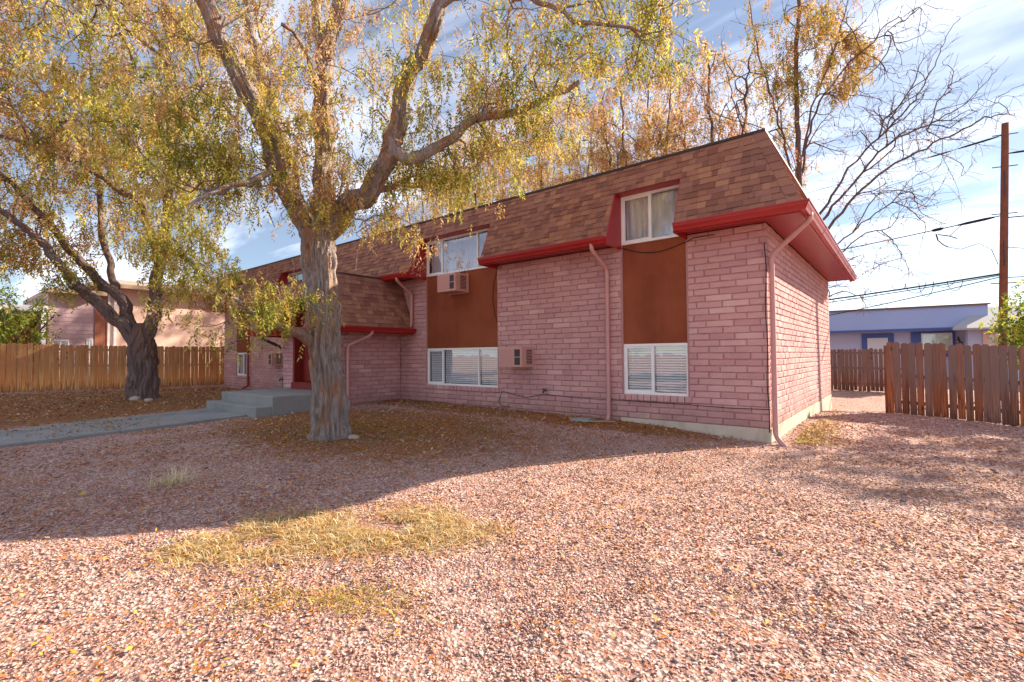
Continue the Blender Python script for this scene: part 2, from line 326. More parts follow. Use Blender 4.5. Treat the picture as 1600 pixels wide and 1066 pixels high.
def _phi(r): return np.where(r > 1e-9, r * r * np.log(r + 1e-12), 0)
_D = np.linalg.norm(_cp[:, None, :2] - _cp[None, :, :2], axis=2); _n = len(_cp)
_A = np.zeros((_n + 3, _n + 3)); _A[:_n, :_n] = _phi(_D) + np.eye(_n) * .08; _A[:_n, _n] = 1; _A[:_n, _n + 1:] = _cp[:, :2]; _A[_n:, :_n] = _A[:_n, _n:].T
_W = np.linalg.solve(_A, np.concatenate([_cp[:, 2], [0, 0, 0]]))
def gz(x, y):
    x = np.asarray(x, float); y = np.asarray(y, float); sh = x.shape; P = np.stack([x.ravel(), y.ravel()], 1); o = np.empty(len(P))
    for i in range(0, len(P), 20000):
        q = P[i:i + 20000]; o[i:i + 20000] = _phi(np.linalg.norm(q[:, None] - _cp[None, :, :2], axis=2)) @ _W[:_n] + _W[_n] + q @ _W[_n + 1:]
    d = np.hypot(P[:, 0] + 10, P[:, 1] - 9); w = np.clip((d - 26) / 14, 0, 1); o = np.clip(o, -.4, .3) * (1 - w) - .2 * w
    return o.reshape(sh) if sh else float(o[0])

def litter_amount(x, y):
    """0 = clean gravel, 1 = dead grass and fallen leaves"""
    x = np.asarray(x, float); y = np.asarray(y, float)
    e = np.maximum.reduce([
        np.exp(-((x + 20) / 5.5) ** 4) * (y > -3) * 1.0,                       # yard beyond the walk
        np.exp(-((x + 8.3) / 4.6) ** 2 - ((y - 5.6) / 2.6) ** 2) * .95,        # round the big tree
        np.exp(-((x + 8) / 6.0) ** 4) * np.exp(-((y - 8.6) / .9) ** 2) * 1.0,   # along the front wall
        np.exp(-((x + 1.4) / .45) ** 2 - ((y - 11) / 2.5) ** 2) * .6,
        0 * x])
    return np.clip(e, 0, 1)
def axis(a, b, step, far):
    m = list(np.arange(a, b + 1e-6, step)); g = step * 1.5; lo, hi = [], []; p = a
    while p > -far: p -= g; lo.append(p); g *= 1.35
    g = step * 1.5; p = b
    while p < far: p += g; hi.append(p); g *= 1.35
    return np.array(lo[::-1] + m + hi)
gx, gy = axis(-34, 10, .25, 900), axis(-4, 28, .25, 900)
GX, GY = np.meshgrid(gx, gy); GZ = gz(GX, GY) + (fbm(np.stack([GX * 1.7, GY * 1.7, GX * 0], -1), 3) - .5) * .05 * (np.hypot(GX + 8, GY - 6) < 40)
nx_, ny_ = len(gx), len(gy)
idx = np.arange(nx_ * ny_).reshape(ny_, nx_)
Fq = np.stack([idx[:-1, :-1], idx[:-1, 1:], idx[1:, 1:], idx[1:, :-1]], -1).reshape(-1, 4)
ground = np_mesh('ground', np.stack([GX, GY, GZ], -1).reshape(-1, 3), Fq, 'gravel_bed', smooth=True)
a = ground.data.attributes.new('lit', 'FLOAT', 'POINT'); a.data.foreach_set('value', litter_amount(GX, GY).ravel().astype(np.float32))
tag(ground, 'pale pink gravel yard with dead grass and fallen leaves', kind='structure')

# concrete walk from the porch towards the street, three slabs
walk = MB()
def walk_slab(y0, y1, x0=-14.62, x1=-12.08):
    ys = np.linspace(y0, y1, 9); rows = []
    for y in ys:
        z = max(gz(x0, y), gz(x1, y), gz((x0 + x1) / 2, y)) + .035
        rows.append([(x0, y, z), (x1, y, z), (x1, y, z - .25), (x0, y, z - .25)])
    v = [p for r in rows for p in r]; f = []
    for i in range(8):
        a = i * 4
        for j in range(4): f.append((a + j, a + (j + 1) % 4, a + 4 + (j + 1) % 4, a + 4 + j))
    f += [(3, 2, 1, 0), (32, 33, 34, 35)]; return v, f
wk = empty('walkway', (-13.3, 1, 0)); tag(wk, 'concrete walk of poured slabs leading to the porch steps', kind='structure')
for a_, b_ in ((-6.5, -3.02), (-3.0, .48), (.5, 2.58), (2.6, 4.96)):
    m_ = MB(); v, f = walk_slab(a_, b_); m_.add(np.array(v) - np.array([-13.3, 1, 0]), f); m_.build('slab', 'concrete', wk)

# ------------------------------------------------------------------ the house
house = empty('apartment_house', (0, 0, 0))
tag(house, 'long pink slump block house with brown shingled mansard roof and red gutters', 'house')
ZB, ZT, CH, BL = .16, 3.66, 3.5 / 30, .45            # brick bottom / top, course height, block length
ZE, ZR, OV = 3.72, 5.23, .62                         # eave, top of mansard, overhang
mir = lambda a, b: (2 * CX - b, 2 * CX - a)
P2, P1 = (-4.467, -3.107), (-10.473, -7.786); P4, P3 = mir(*P1), mir(*P2)
bays = [P3, P4, P1, P2]
ZW0, ZW1, ZU0, ZU1 = .633, 1.638, 3.665, 4.66        # lower and upper window levels

brick_variants = []
def brick_mesh(k):
    """irregular slump block, unit size 1 x 1 x 1 (x length, y depth from 0 back to +1, z height), bulged rough face"""
    r = np.random.default_rng(100 + k); nx, nz = 5, 3; v = []; f = []
    xs = [-.5, -.5 + .022, 0, .5 - .022, .5]; zs = [-.5, -.5 + .10, .5 - .10, .5]
    xs = [-.5, -.475, -.16, .16, .475, .5]
    for j, z in enumerate(zs):
        for i, x in enumerate(xs):
            ex = i in (0, 5); ez = j in (0, 3)
            y = (.13 if ex or ez else r.uniform(-.05, .07)) + (.08 if ex and ez else 0)
            v.append((x + (r.uniform(-.006, .006) if ex else 0), y, z + r.uniform(-.055, .055) * (1 if not ez else .8)))
    W = 6
    for j in range(3):
        for i in range(5): a = j * W + i; f.append((a, a + 1, a + W + 1, a + W))
    b = len(v)
    v += [(-.5, 1, -.5), (.5, 1, -.5), (.5, 1, .5), (-.5, 1, .5)]
    f += [(b, b + 1) + tuple(range(5, -1, -1)), (b + 2, b + 3) + tuple(range(18, 24)), (b + 1, b + 2, 23, 17, 11, 5), (b + 3, b, 0, 6, 12, 18)]
    return np.array(v), f
BV = [brick_mesh(k) for k in range(10)]
brick_me = []
for k, (v, f) in enumerate(BV):
    me = bpy.data.meshes.new('brick'); me.from_pydata(v.tolist(), [], f); me.materials.append(M['brick']); brick_me.append(me)
bricks = []       # (centre, size(L,D,H), rotation z, importance)
def lay(O, ang, L, z0, z1, holes=(), phase=0.0, depth=.10, start=0.0):
    """running bond on a wall that starts at O and runs along the direction ang; outward is to its right"""
    a = np.array([math.cos(ang), math.sin(ang)]); n_c = int(round((z1 - z0) / CH))
    for c in range(n_c):
        za = z0 + c * CH; zm = za + CH / 2; iv = [(start, L)]
        for s0, s1, h0, h1 in holes:
            if h0 < zm < h1:
                nv = []
                for p, q in iv:
                    if s0 > p: nv.append((p, min(q, s0)))
                    if s1 < q: nv.append((max(p, s1), q))
                iv = [(p, q) for p, q in nv if q - p > .02]
        off = (phase + (.5 if c % 2 else 0) + (.08 * math.sin(c * 1.7))) * BL
        for p, q in iv:
            k0 = math.floor((p - off) / BL); cuts = [p]; s = off + (k0 + 1) * BL
            while s < q - .03:
                if s > p + .03: cuts.append(s + random.uniform(-.012, .012))
                s += BL
            cuts.append(q)
            for s0, s1 in zip(cuts[:-1], cuts[1:]):
                w = s1 - s0 - .015
                if w < .02: continue
                m = (s0 + s1) / 2
                bricks.append((np.array([O[0] + a[0] * m, O[1] + a[1] * m, zm + random.uniform(-.002, .002)]), (w, depth, CH - .014 + random.uniform(-.004, .004)), ang))
holes = [(b[0] - X0, b[1] - X0, ZW0, 9) for b in bays]
eh = (EX0 - X0 + .02, EX1 - X0 - .02, -1, 2.1)
lay((X0, Y0), 0, X1 - X0, ZB - 2 * CH, ZT, holes + [eh, (X1 - X0 - 2.7, X1 - X0, -1, ZB)])
lay((X1, Y0), math.pi / 2, Y1 - Y0, ZB, ZT, [], .3, start=.10)
lay((X0, Y1), -math.pi / 2, Y1 - Y0, ZB, ZT, [], .3)                        # left end (seen from a step aside)
lay((EX1, EY), math.pi / 2, Y0 - EY, ZB - CH, 2.1 + CH * .5, [], .1, start=.10)  # entry, right side
DOOR = (-14.12, -12.22)
lay((EX0, EY), 0, EX1 - EX0, ZB - CH, 2.1 + CH * .5, [(DOOR[0] - EX0, DOOR[1] - EX0, -1, 9)], .2)
lay((EX0, Y0), -math.pi / 2, Y0 - EY, ZB - CH, 2.1 + CH * .5, [], .2)

def bmat(c, sz, ang):
    return Matrix.Translation(c) @ Matrix.Rotation(ang, 4, 'Z') @ Matrix.Diagonal((sz[0], sz[1], sz[2], 1))
# backing walls (mortar), with openings
wall = MB()
def sheet(mb, O, ang, L, z0, z1, holes, d0, d1):
    a = np.array([math.cos(ang), math.sin(ang)]); n = np.array([-a[1], a[0]])
    ss = sorted({0.0, L, *[min(max(q, 0), L) for h in holes for q in h[:2]]}); zz = sorted({z0, z1, *[min(max(q, z0), z1) for h in holes for q in h[2:4]]})
    for s0, s1 in zip(ss[:-1], ss[1:]):
        for q0, q1 in zip(zz[:-1], zz[1:]):
            sm, qm = (s0 + s1) / 2, (q0 + q1) / 2
            if s1 - s0 < 1e-6 or q1 - q0 < 1e-6 or any(h[0] < sm < h[1] and h[2] < qm < h[3] for h in holes): continue
            pts = []
            for z in (q0, q1):
                for d in (d0, d1):
                    for s in (s0, s1): p = np.array(O) + a * s + n * d; pts.append((p[0], p[1], z))
            mb.add(pts, [(0, 2, 3, 1), (4, 5, 7, 6), (0, 1, 5, 4), (1, 3, 7, 5), (3, 2, 6, 7), (2, 0, 4, 6)])
bh = [(b[0] - X0 + .03, b[1] - X0 - .03, ZW0, 9) for b in bays]
sheet(wall, (X0, Y0), 0, X1 - X0 - .023, -.5, ZT, bh, .023, .26)
sheet(wall, (X1, Y0 + .05), math.pi / 2, Y1 - Y0 - .05, -.5, ZT, [], .023, .26)
sheet(wall, (X0, Y1), -math.pi / 2, Y1 - Y0 - .05, -.5, ZT, [], .023, .26)
sheet(wall, (X1, Y1), math.pi, X1 - X0 - .05, -.5, ZT, [], .023, .26)
sheet(wall, (EX1, EY + .05), math.pi / 2, Y0 - EY - .06, -.5, 2.2, [], .023, .2)
sheet(wall, (EX0, EY), 0, EX1 - EX0 - .023, -.5, 2.2, [(DOOR[0] - EX0, DOOR[1] - EX0, .1, 9)], .023, .2)
sheet(wall, (EX0, Y0), -math.pi / 2, Y0 - EY - .06, -.5, 2.2, [], .023, .2)
wall_o = wall.build('wall', 'mortar', house)
room = MB(); room.box(X0 + .3, X1 - .3, Y0 + 1.1, Y0 + 1.2, -.3, 5.1)
for z in (-.3, 2.55, 5.1): room.box(X0 + .3, X1 - .3, Y0 + .27, Y0 + 1.1, z, z + .05)
room.build('inner_wall', 'room', house)

# bricks: the 300 that show largest are parts, the rest one mesh
def shown(b):
    c, sz, ang = b; q = c - np.array([0, 0, H_EYE]); d = q @ _F
    if d < .5: return 0
    nrm = np.array([math.sin(ang), -math.cos(ang), 0]); fc = -(nrm @ q) / np.linalg.norm(q)
    if fc <= 0: return 0
    u = 800 + FPX * (q @ _R) / d
    if not (0 < u < 1600): return 0
    return fc * sz[0] * sz[2] / d ** 2
order = sorted(range(len(bricks)), key=lambda i: -shown(bricks[i]))
rest = MB()
for rank, i in enumerate(order):
    c, sz, ang = bricks[i]; mt = bmat(c, sz, ang); k = i % len(BV)
    if rank < 300:
        o = bpy.data.objects.new('brick', brick_me[k]); o.matrix_world = mt; col.objects.link(o); o.parent = wall_o
    else:
        v, f = BV[k]; A = np.array(mt); rest.add(v @ A[:3, :3].T + A[:3, 3], f, random.random())
tag(rest.build('brickwork', 'brick', wall_o, attr=True), kind='stuff')

# concrete foundation
fd = MB(); g_ = .012
fd.box(X0 + .03, EX0 - .05, Y0 + .005, Y0 + .3, -.9, ZB - 2 * CH - .004); fd.box(EX1 + .05, X1 + .012, Y0 - g_, Y0 + .3, -.9, ZB - 2 * CH - .004)
fd.box(X1 - 2.72, X1 + g_, Y0 - g_ - .004, Y0 + .3, -.8, ZB - .004)
fd.box(X1 - .3, X1 + g_ - .003, Y0 + .3, Y1, -.8, ZB - .004); fd.box(X0 - g_, X0 + .3, Y0 + .3, Y1, -.8, ZB - .004)
fd.box(EX0 - g_, EX1 + g_, EY - g_, Y0 - .02, -.8, ZB - CH - .004)
fd.build('foundation', 'foundation', house)

# brown stucco panels between lower and upper windows
for b in bays:
    m_ = MB(); m_.box(b[0] + .004, b[1] - .004, Y0 + .055, Y0 + .2, ZW1 + .004, ZU0 - .004); m_.build('stucco_panel', 'stucco_brown', house)

# windows -----------------------------------------------------------
def window(x0, x1, z0, z1, y, divs, kind, name='window'):
    """divs: mullion positions 0..1; y is the outer plane of the frame"""
    fr = MB(); b = .05; d = .07; w = x1 - x0; yb = y + d
    fr.box(x0, x1, y, yb, z1 - b, z1); fr.box(x0, x1, y, yb, z0, z0 + b); fr.box(x0, x0 + b, y, yb, z0 + b, z1 - b); fr.box(x1 - b, x1, y, yb, z0 + b, z1 - b)
    xs = [x0 + b] + [x0 + w * q for q in divs] + [x1 - b]
    for q in xs[1:-1]: fr.box(q - .022, q + .022, y + .006, yb - .006, z0 + b, z1 - b)
    o = fr.build(name, 'white_vinyl', house)
    for i, (a, c) in enumerate(zip(xs[:-1], xs[1:])):
        a_ = a + (.022 if i else 0); c_ = c - (.022 if i < len(xs) - 2 else 0)
        if i in (0, len(xs) - 2) and len(xs) > 2 and (i == 0):          # sliding sash has its own frame
            s = MB(); sb = .035; ys = y + .012; ye = y + .05
            s.box(a_, c_, ys, ye, z1 - b - sb, z1 - b); s.box(a_, c_, ys, ye, z0 + b, z0 + b + sb); s.box(a_, a_ + sb, ys, ye, z0 + b + sb, z1 - b - sb); s.box(c_ - sb * .5, c_, ys, ye, z0 + b + sb, z1 - b - sb)
            s.build('sash', 'white_vinyl', o)
        p = MB(); p.box(a_ + .001, c_ - .001, y + .030, y + .033, z0 + b + .001, z1 - b - .001); p.build('pane', 'glass', o)
    if kind == 'blind':
        bl = MB(); n = int((z1 - z0 - .14) / .05)
        for (a, c) in zip(xs[:-1], xs[1:]):
            for k in range(n):
                z = z1 - b - .05 - k * .05
                bl.add([(a + .03, y + .10, z), (c - .03, y + .10, z), (c - .03, y + .082, z - .037), (a + .03, y + .082, z - .037)], [(0, 1, 2, 3)])
            bl.box(a + .03, c - .03, y + .095, y + .13, z1 - b - .045, z1 - b - .005)
            for q in (.2, .8): xx = a + (c - a) * q; bl.box(xx - .003, xx + .003, y + .094, y + .098, z0 + b + .03, z1 - b - .02)
        bl.build('blind', 'blind', o)
    else:
        cu = MB(); nn = int((x1 - x0) / .03); xx = np.linspace(x0 + b, x1 - b, nn)
        yy = y + .16 + .025 * np.sin(np.arange(nn) * 1.25) + .012 * np.sin(np.arange(nn) * .37)
        v = [(X, Y, Z) for X, Y in zip(xx, yy) for Z in (z0 + .02, z1 - .02)]
        cu.add(v, [(2 * i, 2 * i + 2, 2 * i + 3, 2 * i + 1) for i in range(nn - 1)]); cu.build('curtain', 'curtain', o, smooth=True)
    return o
YW = Y0 + .045
for b in (P1, P4):
    window(b[0] + .01, b[1] - .01, ZW0, ZW1, YW, (.24, .74), 'blind'); window(b[0] + .01, b[1] - .01, ZU0, ZU1, YW - .02, (.24, .74), 'curtain')
for b in (P2, P3):
    window(b[0] + .01, b[1] - .01, ZW0, ZW1, YW, (.47,), 'blind'); window(b[0] + .01, b[1] - .01, ZU0, ZU1, YW - .02, (.47,), 'curtain')
# brick-on-edge sills
for b in bays:
    s = MB(); n = max(1, int(round((b[1] - b[0] + .1) / .135))); w = (b[1] - b[0] + .1) / n
    for k in range(n):
        v, f = BV[k % 10]; x = b[0] - .05 + (k + .5) * w
        s.add(v * np.array([w - .012, .16, .112]) + np.array([x, Y0 - .035 + random.uniform(-.004, .004), ZW0 - .062]), f, random.random())
    tag(s.build('window_sill', 'brick', house, attr=True), kind='stuff')

# mansard roof ------------------------------------------------------
def off(z): return OV * (ZR - z) / (ZR - ZE)
nw = .012
NZ = ZU1 + .03                                     # top of the window notches
deck = MB()
def slope_front(xa, xb, z0, z1, ya=Y0, sgn=-1):
    deck.quad((xa, ya - off(z0) + nw, z0), (xb, ya - off(z0) + nw, z0), (xb, ya - off(z1) + nw, z1), (xa, ya - off(z1) + nw, z1))
segs = [(-99, P3[0]), (P3[1], P4[0]), (P4[1], P1[0]), (P1[1], P2[0]), (P2[1], 99)]
for xa, xb in segs:
    for z0, z1 in ((ZE - .02, NZ),):
        a0 = X0 - off(z0) if xa == -99 else xa; b0 = X1 + off(z0) if xb == 99 else xb
        a1 = X0 - off(z1) if xa == -99 else xa; b1 = X1 + off(z1) if xb == 99 else xb
        deck.quad((a0, Y0 - off(z0) + nw, z0), (b0, Y0 - off(z0) + nw, z0), (b1, Y0 - off(z1) + nw, z1), (a1, Y0 - off(z1) + nw, z1))
deck.quad((X0 - off(NZ), Y0 - off(NZ) + nw, NZ), (X1 + off(NZ), Y0 - off(NZ) + nw, NZ), (X1, Y0 + nw, ZR), (X0, Y0 + nw, ZR))
for X, s in ((X1, 1), (X0, -1)):
    deck.quad((X + s * (OV - nw), Y0 - OV, ZE - .02), (X + s * (OV - nw), Y1 + OV, ZE - .02), (X - s * nw, Y1, ZR), (X - s * nw, Y0, ZR))
deck.quad((X1 + OV, Y1 + OV, ZE), (X0 - OV, Y1 + OV, ZE), (X0, Y1, ZR), (X1, Y1, ZR))
deck.quad((X0, Y0, ZR - .03), (X1, Y0, ZR - .03), (X1, Y1, ZR - .03), (X0, Y1, ZR - .03))
roof_o = deck.build('roof', 'roof_felt', house)
edge = MB(); edge.box(X0 - .03, X1 + .03, Y0 - .03, Y0 + .08, ZR - .01, ZR + .035); edge.box(X1 - .08, X1 + .03, Y0 + .08, Y1, ZR - .01, ZR + .034); edge.box(X0 - .03, X0 + .08, Y0 + .08, Y1, ZR - .01, ZR + .034)
edge.build('roof_edge', 'dark_metal', roof_o)

SH_E, SH = .128, []     # shingle exposure; (corner, axis a, axis up, normal, width, height, thick)
def shingle_plane(O, a, up, n, length, slope_len, lo, hi, cuts=(), seed=0):
    """tabs on a plane; lo(t), hi(t) are its side limits along a at height t (0..1); cuts = (s0,s1,t0,t1) left open"""
    r = random.Random(seed); nc = int(math.ceil(slope_len / SH_E))
    for c in range(nc):
        h0 = c * SH_E; t = (h0 + SH_E * .5) / slope_len
        if t > 1: t = 1
        iv = [(lo(t), hi(t))]
        for s0, s1, t0, t1 in cuts:
            if t0 < t < t1:
                nv = []
                for p, q in iv:
                    if s0 > p: nv.append((p, min(q, s0)))
                    if s1 < q: nv.append((max(p, s1), q))
                iv = [(p, q) for p, q in nv if q - p > .02]
        for p, q in iv:
            s = p
            while s < q - .01:
                w = r.choice((.10, .13, .16, .2, .24)) * r.uniform(.9, 1.1)
                if s + w > q - .06: w = q - s
                hgt = min(SH_E * 1.12, slope_len - h0)
                if hgt > .02: SH.append((np.array(O) + a * s + up * h0, a, up, n, w - .003, hgt, r.choice((.008, .010, .018, .020)) + r.uniform(0, .003), r.uniform(-.004, .004)))
                s += w
sl = math.hypot(OV, ZR - ZE); ex = np.array([1.0, 0, 0]); ey = np.array([0, 1.0, 0])
upf = np.array([0, OV, ZR - ZE]) / sl; nf = np.array([0, -(ZR - ZE), OV]) / sl
tN = (NZ - ZE) / (ZR - ZE)
shingle_plane((0, Y0 - OV, ZE), ex, upf, nf, X1 - X0, sl, lambda t: X0 - OV * (1 - t), lambda t: X1 + OV * (1 - t), [(b[0], b[1], -1, tN) for b in bays] + [(EX0 - .02, EX1 + .02, -1, -.5)], 1)
upr = np.array([-OV, 0, ZR - ZE]) / sl; nr = np.array([ZR - ZE, 0, OV]) / sl
shingle_plane((X1 + OV, 0, ZE), ey, upr, nr, 0, sl, lambda t: Y0 - OV * (1 - t), lambda t: Y1 + OV * (1 - t), (), 2)
upl = np.array([OV, 0, ZR - ZE]) / sl; nl = np.array([-(ZR - ZE), 0, OV]) / sl
shingle_plane((X0 - OV, 0, ZE), ey, upl, nl, 0, sl, lambda t: Y0 - OV * (1 - t), lambda t: Y1 + OV * (1 - t), (), 3)
# entry roof: lower mansard in front of the main one
EZ0, EZ1, EO = 2.20, 3.64, .60
esl = math.hypot(EO, EZ1 - EZ0); EN = (-14.02, -12.32)
uef = np.array([0, EO, EZ1 - EZ0]) / esl; nef = np.array([0, -(EZ1 - EZ0), EO]) / esl
tE = (3.14 - EZ0) / (EZ1 - EZ0); EYT = EY - .05
shingle_plane((0, EYT - EO, EZ0), ex, uef, nef, 0, esl, lambda t: EX0 - EO * (1 - t), lambda t: EX1 + EO * (1 - t), [(EN[0], EN[1], -1, tE)], 4)
uer = np.array([-EO, 0, EZ1 - EZ0]) / esl; ner = np.array([EZ1 - EZ0, 0, EO]) / esl
shingle_plane((EX1 + EO, 0, EZ0), ey, uer, ner, 0, esl, lambda t: EYT - EO * (1 - t), lambda t: Y0 - .01 - .0 * t, (), 5)
uel = np.array([EO, 0, EZ1 - EZ0]) / esl; nel = np.array([-(EZ1 - EZ0), 0, EO]) / esl
shingle_plane((EX0 - EO, 0, EZ0), ey, uel, nel, 0, esl, lambda t: EYT - EO * (1 - t), lambda t: Y0 - .01, (), 6)
# hip caps
def hip(Pb, Pt, n1, n2, d1, d2, w=.17, step=.19):
    Pb, Pt = np.array(Pb, float), np.array(Pt, float); L = np.linalg.norm(Pt - Pb); d = (Pt - Pb) / L; k = int(L / step); out = []
    nn = (n1 + n2); nn /= np.linalg.norm(nn)
    for i in range(k + 1):
        p = Pb + d * i * step; q = Pb + d * min(i * step + step * 1.15, L); lift = .026 + random.uniform(0, .004)
        v = []
        for pt, l in ((p, lift), (q, .012)):
            v += [pt + d1 * w + n1 * l, pt + nn * (l + .004), pt + d2 * w + n2 * l]
        v += [p + d1 * w + n1 * .002, p + nn * .002, p + d2 * w + n2 * .002]
        out.append((v, [(0, 1, 4, 3), (1, 2, 5, 4), (6, 7, 1, 0), (7, 8, 2, 1), (6, 0, 3), (8, 5, 2)]))
    return out
caps = []
caps += hip((X1 + OV, Y0 - OV, ZE), (X1, Y0, ZR), nf, nr, -ex, ey)
caps += hip((X0 - OV, Y0 - OV, ZE), (X0, Y0, ZR), nf, nl, ex, ey)
caps += hip((EX1 + EO, EYT - EO, EZ0), (EX1, EYT, EZ1), nef, ner, -ex, ey)
caps += hip((EX0 - EO, EYT - EO, EZ0), (EX0, EYT, EZ1), nef, nel, ex, ey)
cm = MB()
for v, f in caps: cm.add(v, f, random.random())
tag(cm.build('hip_caps', 'shingle', roof_o, attr=True), kind='stuff')
def shingle_shape(s):
    P, a, up, n, w, h, th, dz = s; P = P + up * dz
    q = [P + n * .0, P + a * w, P + a * w + n * th, P + n * th, P + up * h + n * .0, P + up * h + a * w, P + up * h + a * w + n * .004, P + up * h + n * .004]
    return np.array(q), [(0, 1, 2, 3), (3, 2, 6, 7), (1, 5, 6, 2), (4, 0, 3, 7)]
def sh_shown(s):
    P, a, up, n, w, h, th, dz = s; c = P + a * w / 2 + up * h / 2; q = c - np.array([0, 0, H_EYE]); d = q @ _F
    if d < .5: return 0
    fc = -(n @ q) / np.linalg.norm(q); u = 800 + FPX * (q @ _R) / d
    return 0 if fc <= 0 or not 0 < u < 1600 else fc * w * h / d ** 2
so = sorted(range(len(SH)), key=lambda i: -sh_shown(SH[i]))
srest = MB()
for rank, i in enumerate(so):
    v, f = shingle_shape(SH[i])
    if rank < 300:
        me = bpy.data.meshes.new('shingle'); c = v[0].copy(); me.from_pydata((v - c).tolist(), [], f); me.materials.append(M['shingle'])
        o = bpy.data.objects.new('shingle', me); o.location = c; col.objects.link(o); o.parent = roof_o
    else: srest.add(v, f, random.random())
tag(srest.build('shingle_courses', 'shingle', roof_o, attr=True), kind='stuff')
# entry roof deck
ed = MB()
for z0, z1, xs in ((EZ0 - .02, 3.14, [(None, EN[0]), (EN[1], None)]), (3.14, EZ1, [(None, None)])):
    eo = lambda z: EO * (EZ1 - z) / (EZ1 - EZ0) - nw
    for xa, xb in xs:
        A0 = EX0 - eo(z0) if xa is None else xa; A1 = EX0 - eo(z1) if xa is None else xa; B0 = EX1 + eo(z0) if xb is None else xb; B1 = EX1 + eo(z1) if xb is None else xb
        ed.quad((A0, EYT - eo(z0), z0), (B0, EYT - eo(z0), z0), (B1, EYT - eo(z1), z1), (A1, EYT - eo(z1), z1))
for X, s in ((EX1, 1), (EX0, -1)):
    ed.quad((X + s * (EO - nw), EYT - EO, EZ0 - .02), (X + s * (EO - nw), Y0, EZ0 - .02), (X - s * nw, Y0, EZ1), (X - s * nw, EYT, EZ1))
ed.quad((EX0, EYT, EZ1 - .01), (EX1, EYT, EZ1 - .01), (EX1, Y0 - .0, EZ1 - .01), (EX0, Y0 - .0, EZ1 - .01))
er = ed.build('entry_roof', 'roof_felt', house)
ee = MB(); ee.box(EX0 - .02, EX1 + .02, EYT - .025, EYT + .05, EZ1 - .01, EZ1 + .03); ee.box(EX1 - .05, EX1 + .025, EYT + .05, Y0 - .62, EZ1 - .01, EZ1 + .029)
ee.build('roof_edge', 'dark_metal', er)
# red reveals of the notches
for b in bays:
    m_ = MB(); yf = lambda z: Y0 - off(z) - .004
    for X, s in ((b[0], 1), (b[1], -1)):
        A = [(X, Y0 + .05, 3.575), (X, Y0 - .64, 3.575), (X, yf(ZE), ZE), (X, yf(NZ), NZ), (X, Y0 + .05, NZ)]
        B = [(x + s * .02, y, z) for x, y, z in A]
        k = len(A); m_.add(A + B, [tuple(range(k)), tuple(range(2 * k - 1, k - 1, -1))] + [(i, i + k, (i + 1) % k + k, (i + 1) % k) for i in range(k)])
    m_.box(b[0] + .02, b[1] - .02, yf(NZ) + .01, Y0 + .05, ZU1 - .003, NZ + .01)
    m_.build('window_reveal', 'red_paint', house)
m_ = MB()
for X, s in ((EN[0], 1), (EN[1], -1)):
    eo2 = lambda z: EYT - EO * (EZ1 - z) / (EZ1 - EZ0) - .004
    A = [(X, EY, 2.06), (X, EYT - EO, 2.06), (X, eo2(EZ0), EZ0), (X, eo2(3.14), 3.14), (X, EY, 3.14)]; B = [(x + s * .025, y, z) for x, y, z in A]; k = 5
    m_.add(A + B, [tuple(range(k)), tuple(range(2 * k - 1, k - 1, -1))] + [(i, i + k, (i + 1) % k + k, (i + 1) % k) for i in range(k)])
m_.box(EN[0] - .03, EN[1] + .03, eo2(3.14) - .03, EY + .3, 3.10, 3.17)
m_.build('entry_reveal', 'red_paint', house)

# gutters, soffits
def sweep(path, prof, mb):
    """prof (outward offset, z) swept along path (xy) with mitred corners; outward is on the right of the path"""
    P = np.array(path, float); k = len(P); rows = []
    for i in range(k):
        ns = []
        if i > 0: d = P[i] - P[i - 1]; d /= np.linalg.norm(d); ns.append(np.array([d[1], -d[0]]))
        if i < k - 1: d = P[i + 1] - P[i]; d /= np.linalg.norm(d); ns.append(np.array([d[1], -d[0]]))
        m = sum(ns); m = m / (m @ ns[0])
        rows.append([(P[i][0] + m[0] * o, P[i][1] + m[1] * o, z) for o, z in prof])
    n = len(prof); v = [p for r in rows for p in r]; f = []
    for i in range(k - 1):
        for j in range(n): f.append((i * n + j, (i + 1) * n + j, (i + 1) * n + (j + 1) % n, i * n + (j + 1) % n))
    f += [tuple(range(n)), tuple(range(k * n - 1, (k - 1) * n - 1, -1))]
    mb.add(v, f)
def gut(z): return [(.602, z), (.602, z - .135), (.675, z - .135), (.688, z - .10), (.715, z - .055), (.722, z - .02), (.735, z - .018), (.735, z + .004), (.715, z + .004), (.705, z - .012)]
def soff(zs, zt): return [(.0, zs), (.598, zs - .03), (.598, zs - .075), (.60, zs - .075), (.60, zt), (.575, zt), (.575, zs + .01), (.0, zs + .03)]
def soff(zs, zt): return [(.006, zs), (.56, zs - .004), (.56, zs - .085), (.6, zs - .085), (.6, zt), (.57, zt), (.57, zs + .03), (.006, zs + .03)]
e_paths = [[(P2[1], Y0), (X1, Y0), (X1, Y1)], [(P1[1], Y0), (P2[0], Y0)], [(EX1 - .5, Y0), (P1[0], Y0)], [(P4[1], Y0), (EX0 + .5, Y0)], [(P3[1], Y0), (P4[0], Y0)], [(X0, Y1), (X0, Y0), (P3[0], Y0)]]
for pth in e_paths:
    g1 = MB(); sweep(pth, gut(ZE + .01), g1); g1.build('gutter', 'red_paint', house)
    g2 = MB(); sweep(pth, soff(ZT + .004, ZE - .005), g2); g2.build('soffit', 'red_paint', house)
ep = [[(EX0, Y0 - .02), (EX0, EYT + .05), (EN[0], EYT + .05)], [(EN[1], EYT + .05), (EX1, EYT + .05), (EX1, Y0 - .02)]]
for pth in ep:
    g1 = MB(); sweep(pth, gut(EZ0 + .01), g1); g1.build('gutter', 'red_paint', house)
    g2 = MB(); sweep(pth, soff(2.13, EZ0 - .005), g2); g2.build('soffit', 'red_paint', house)
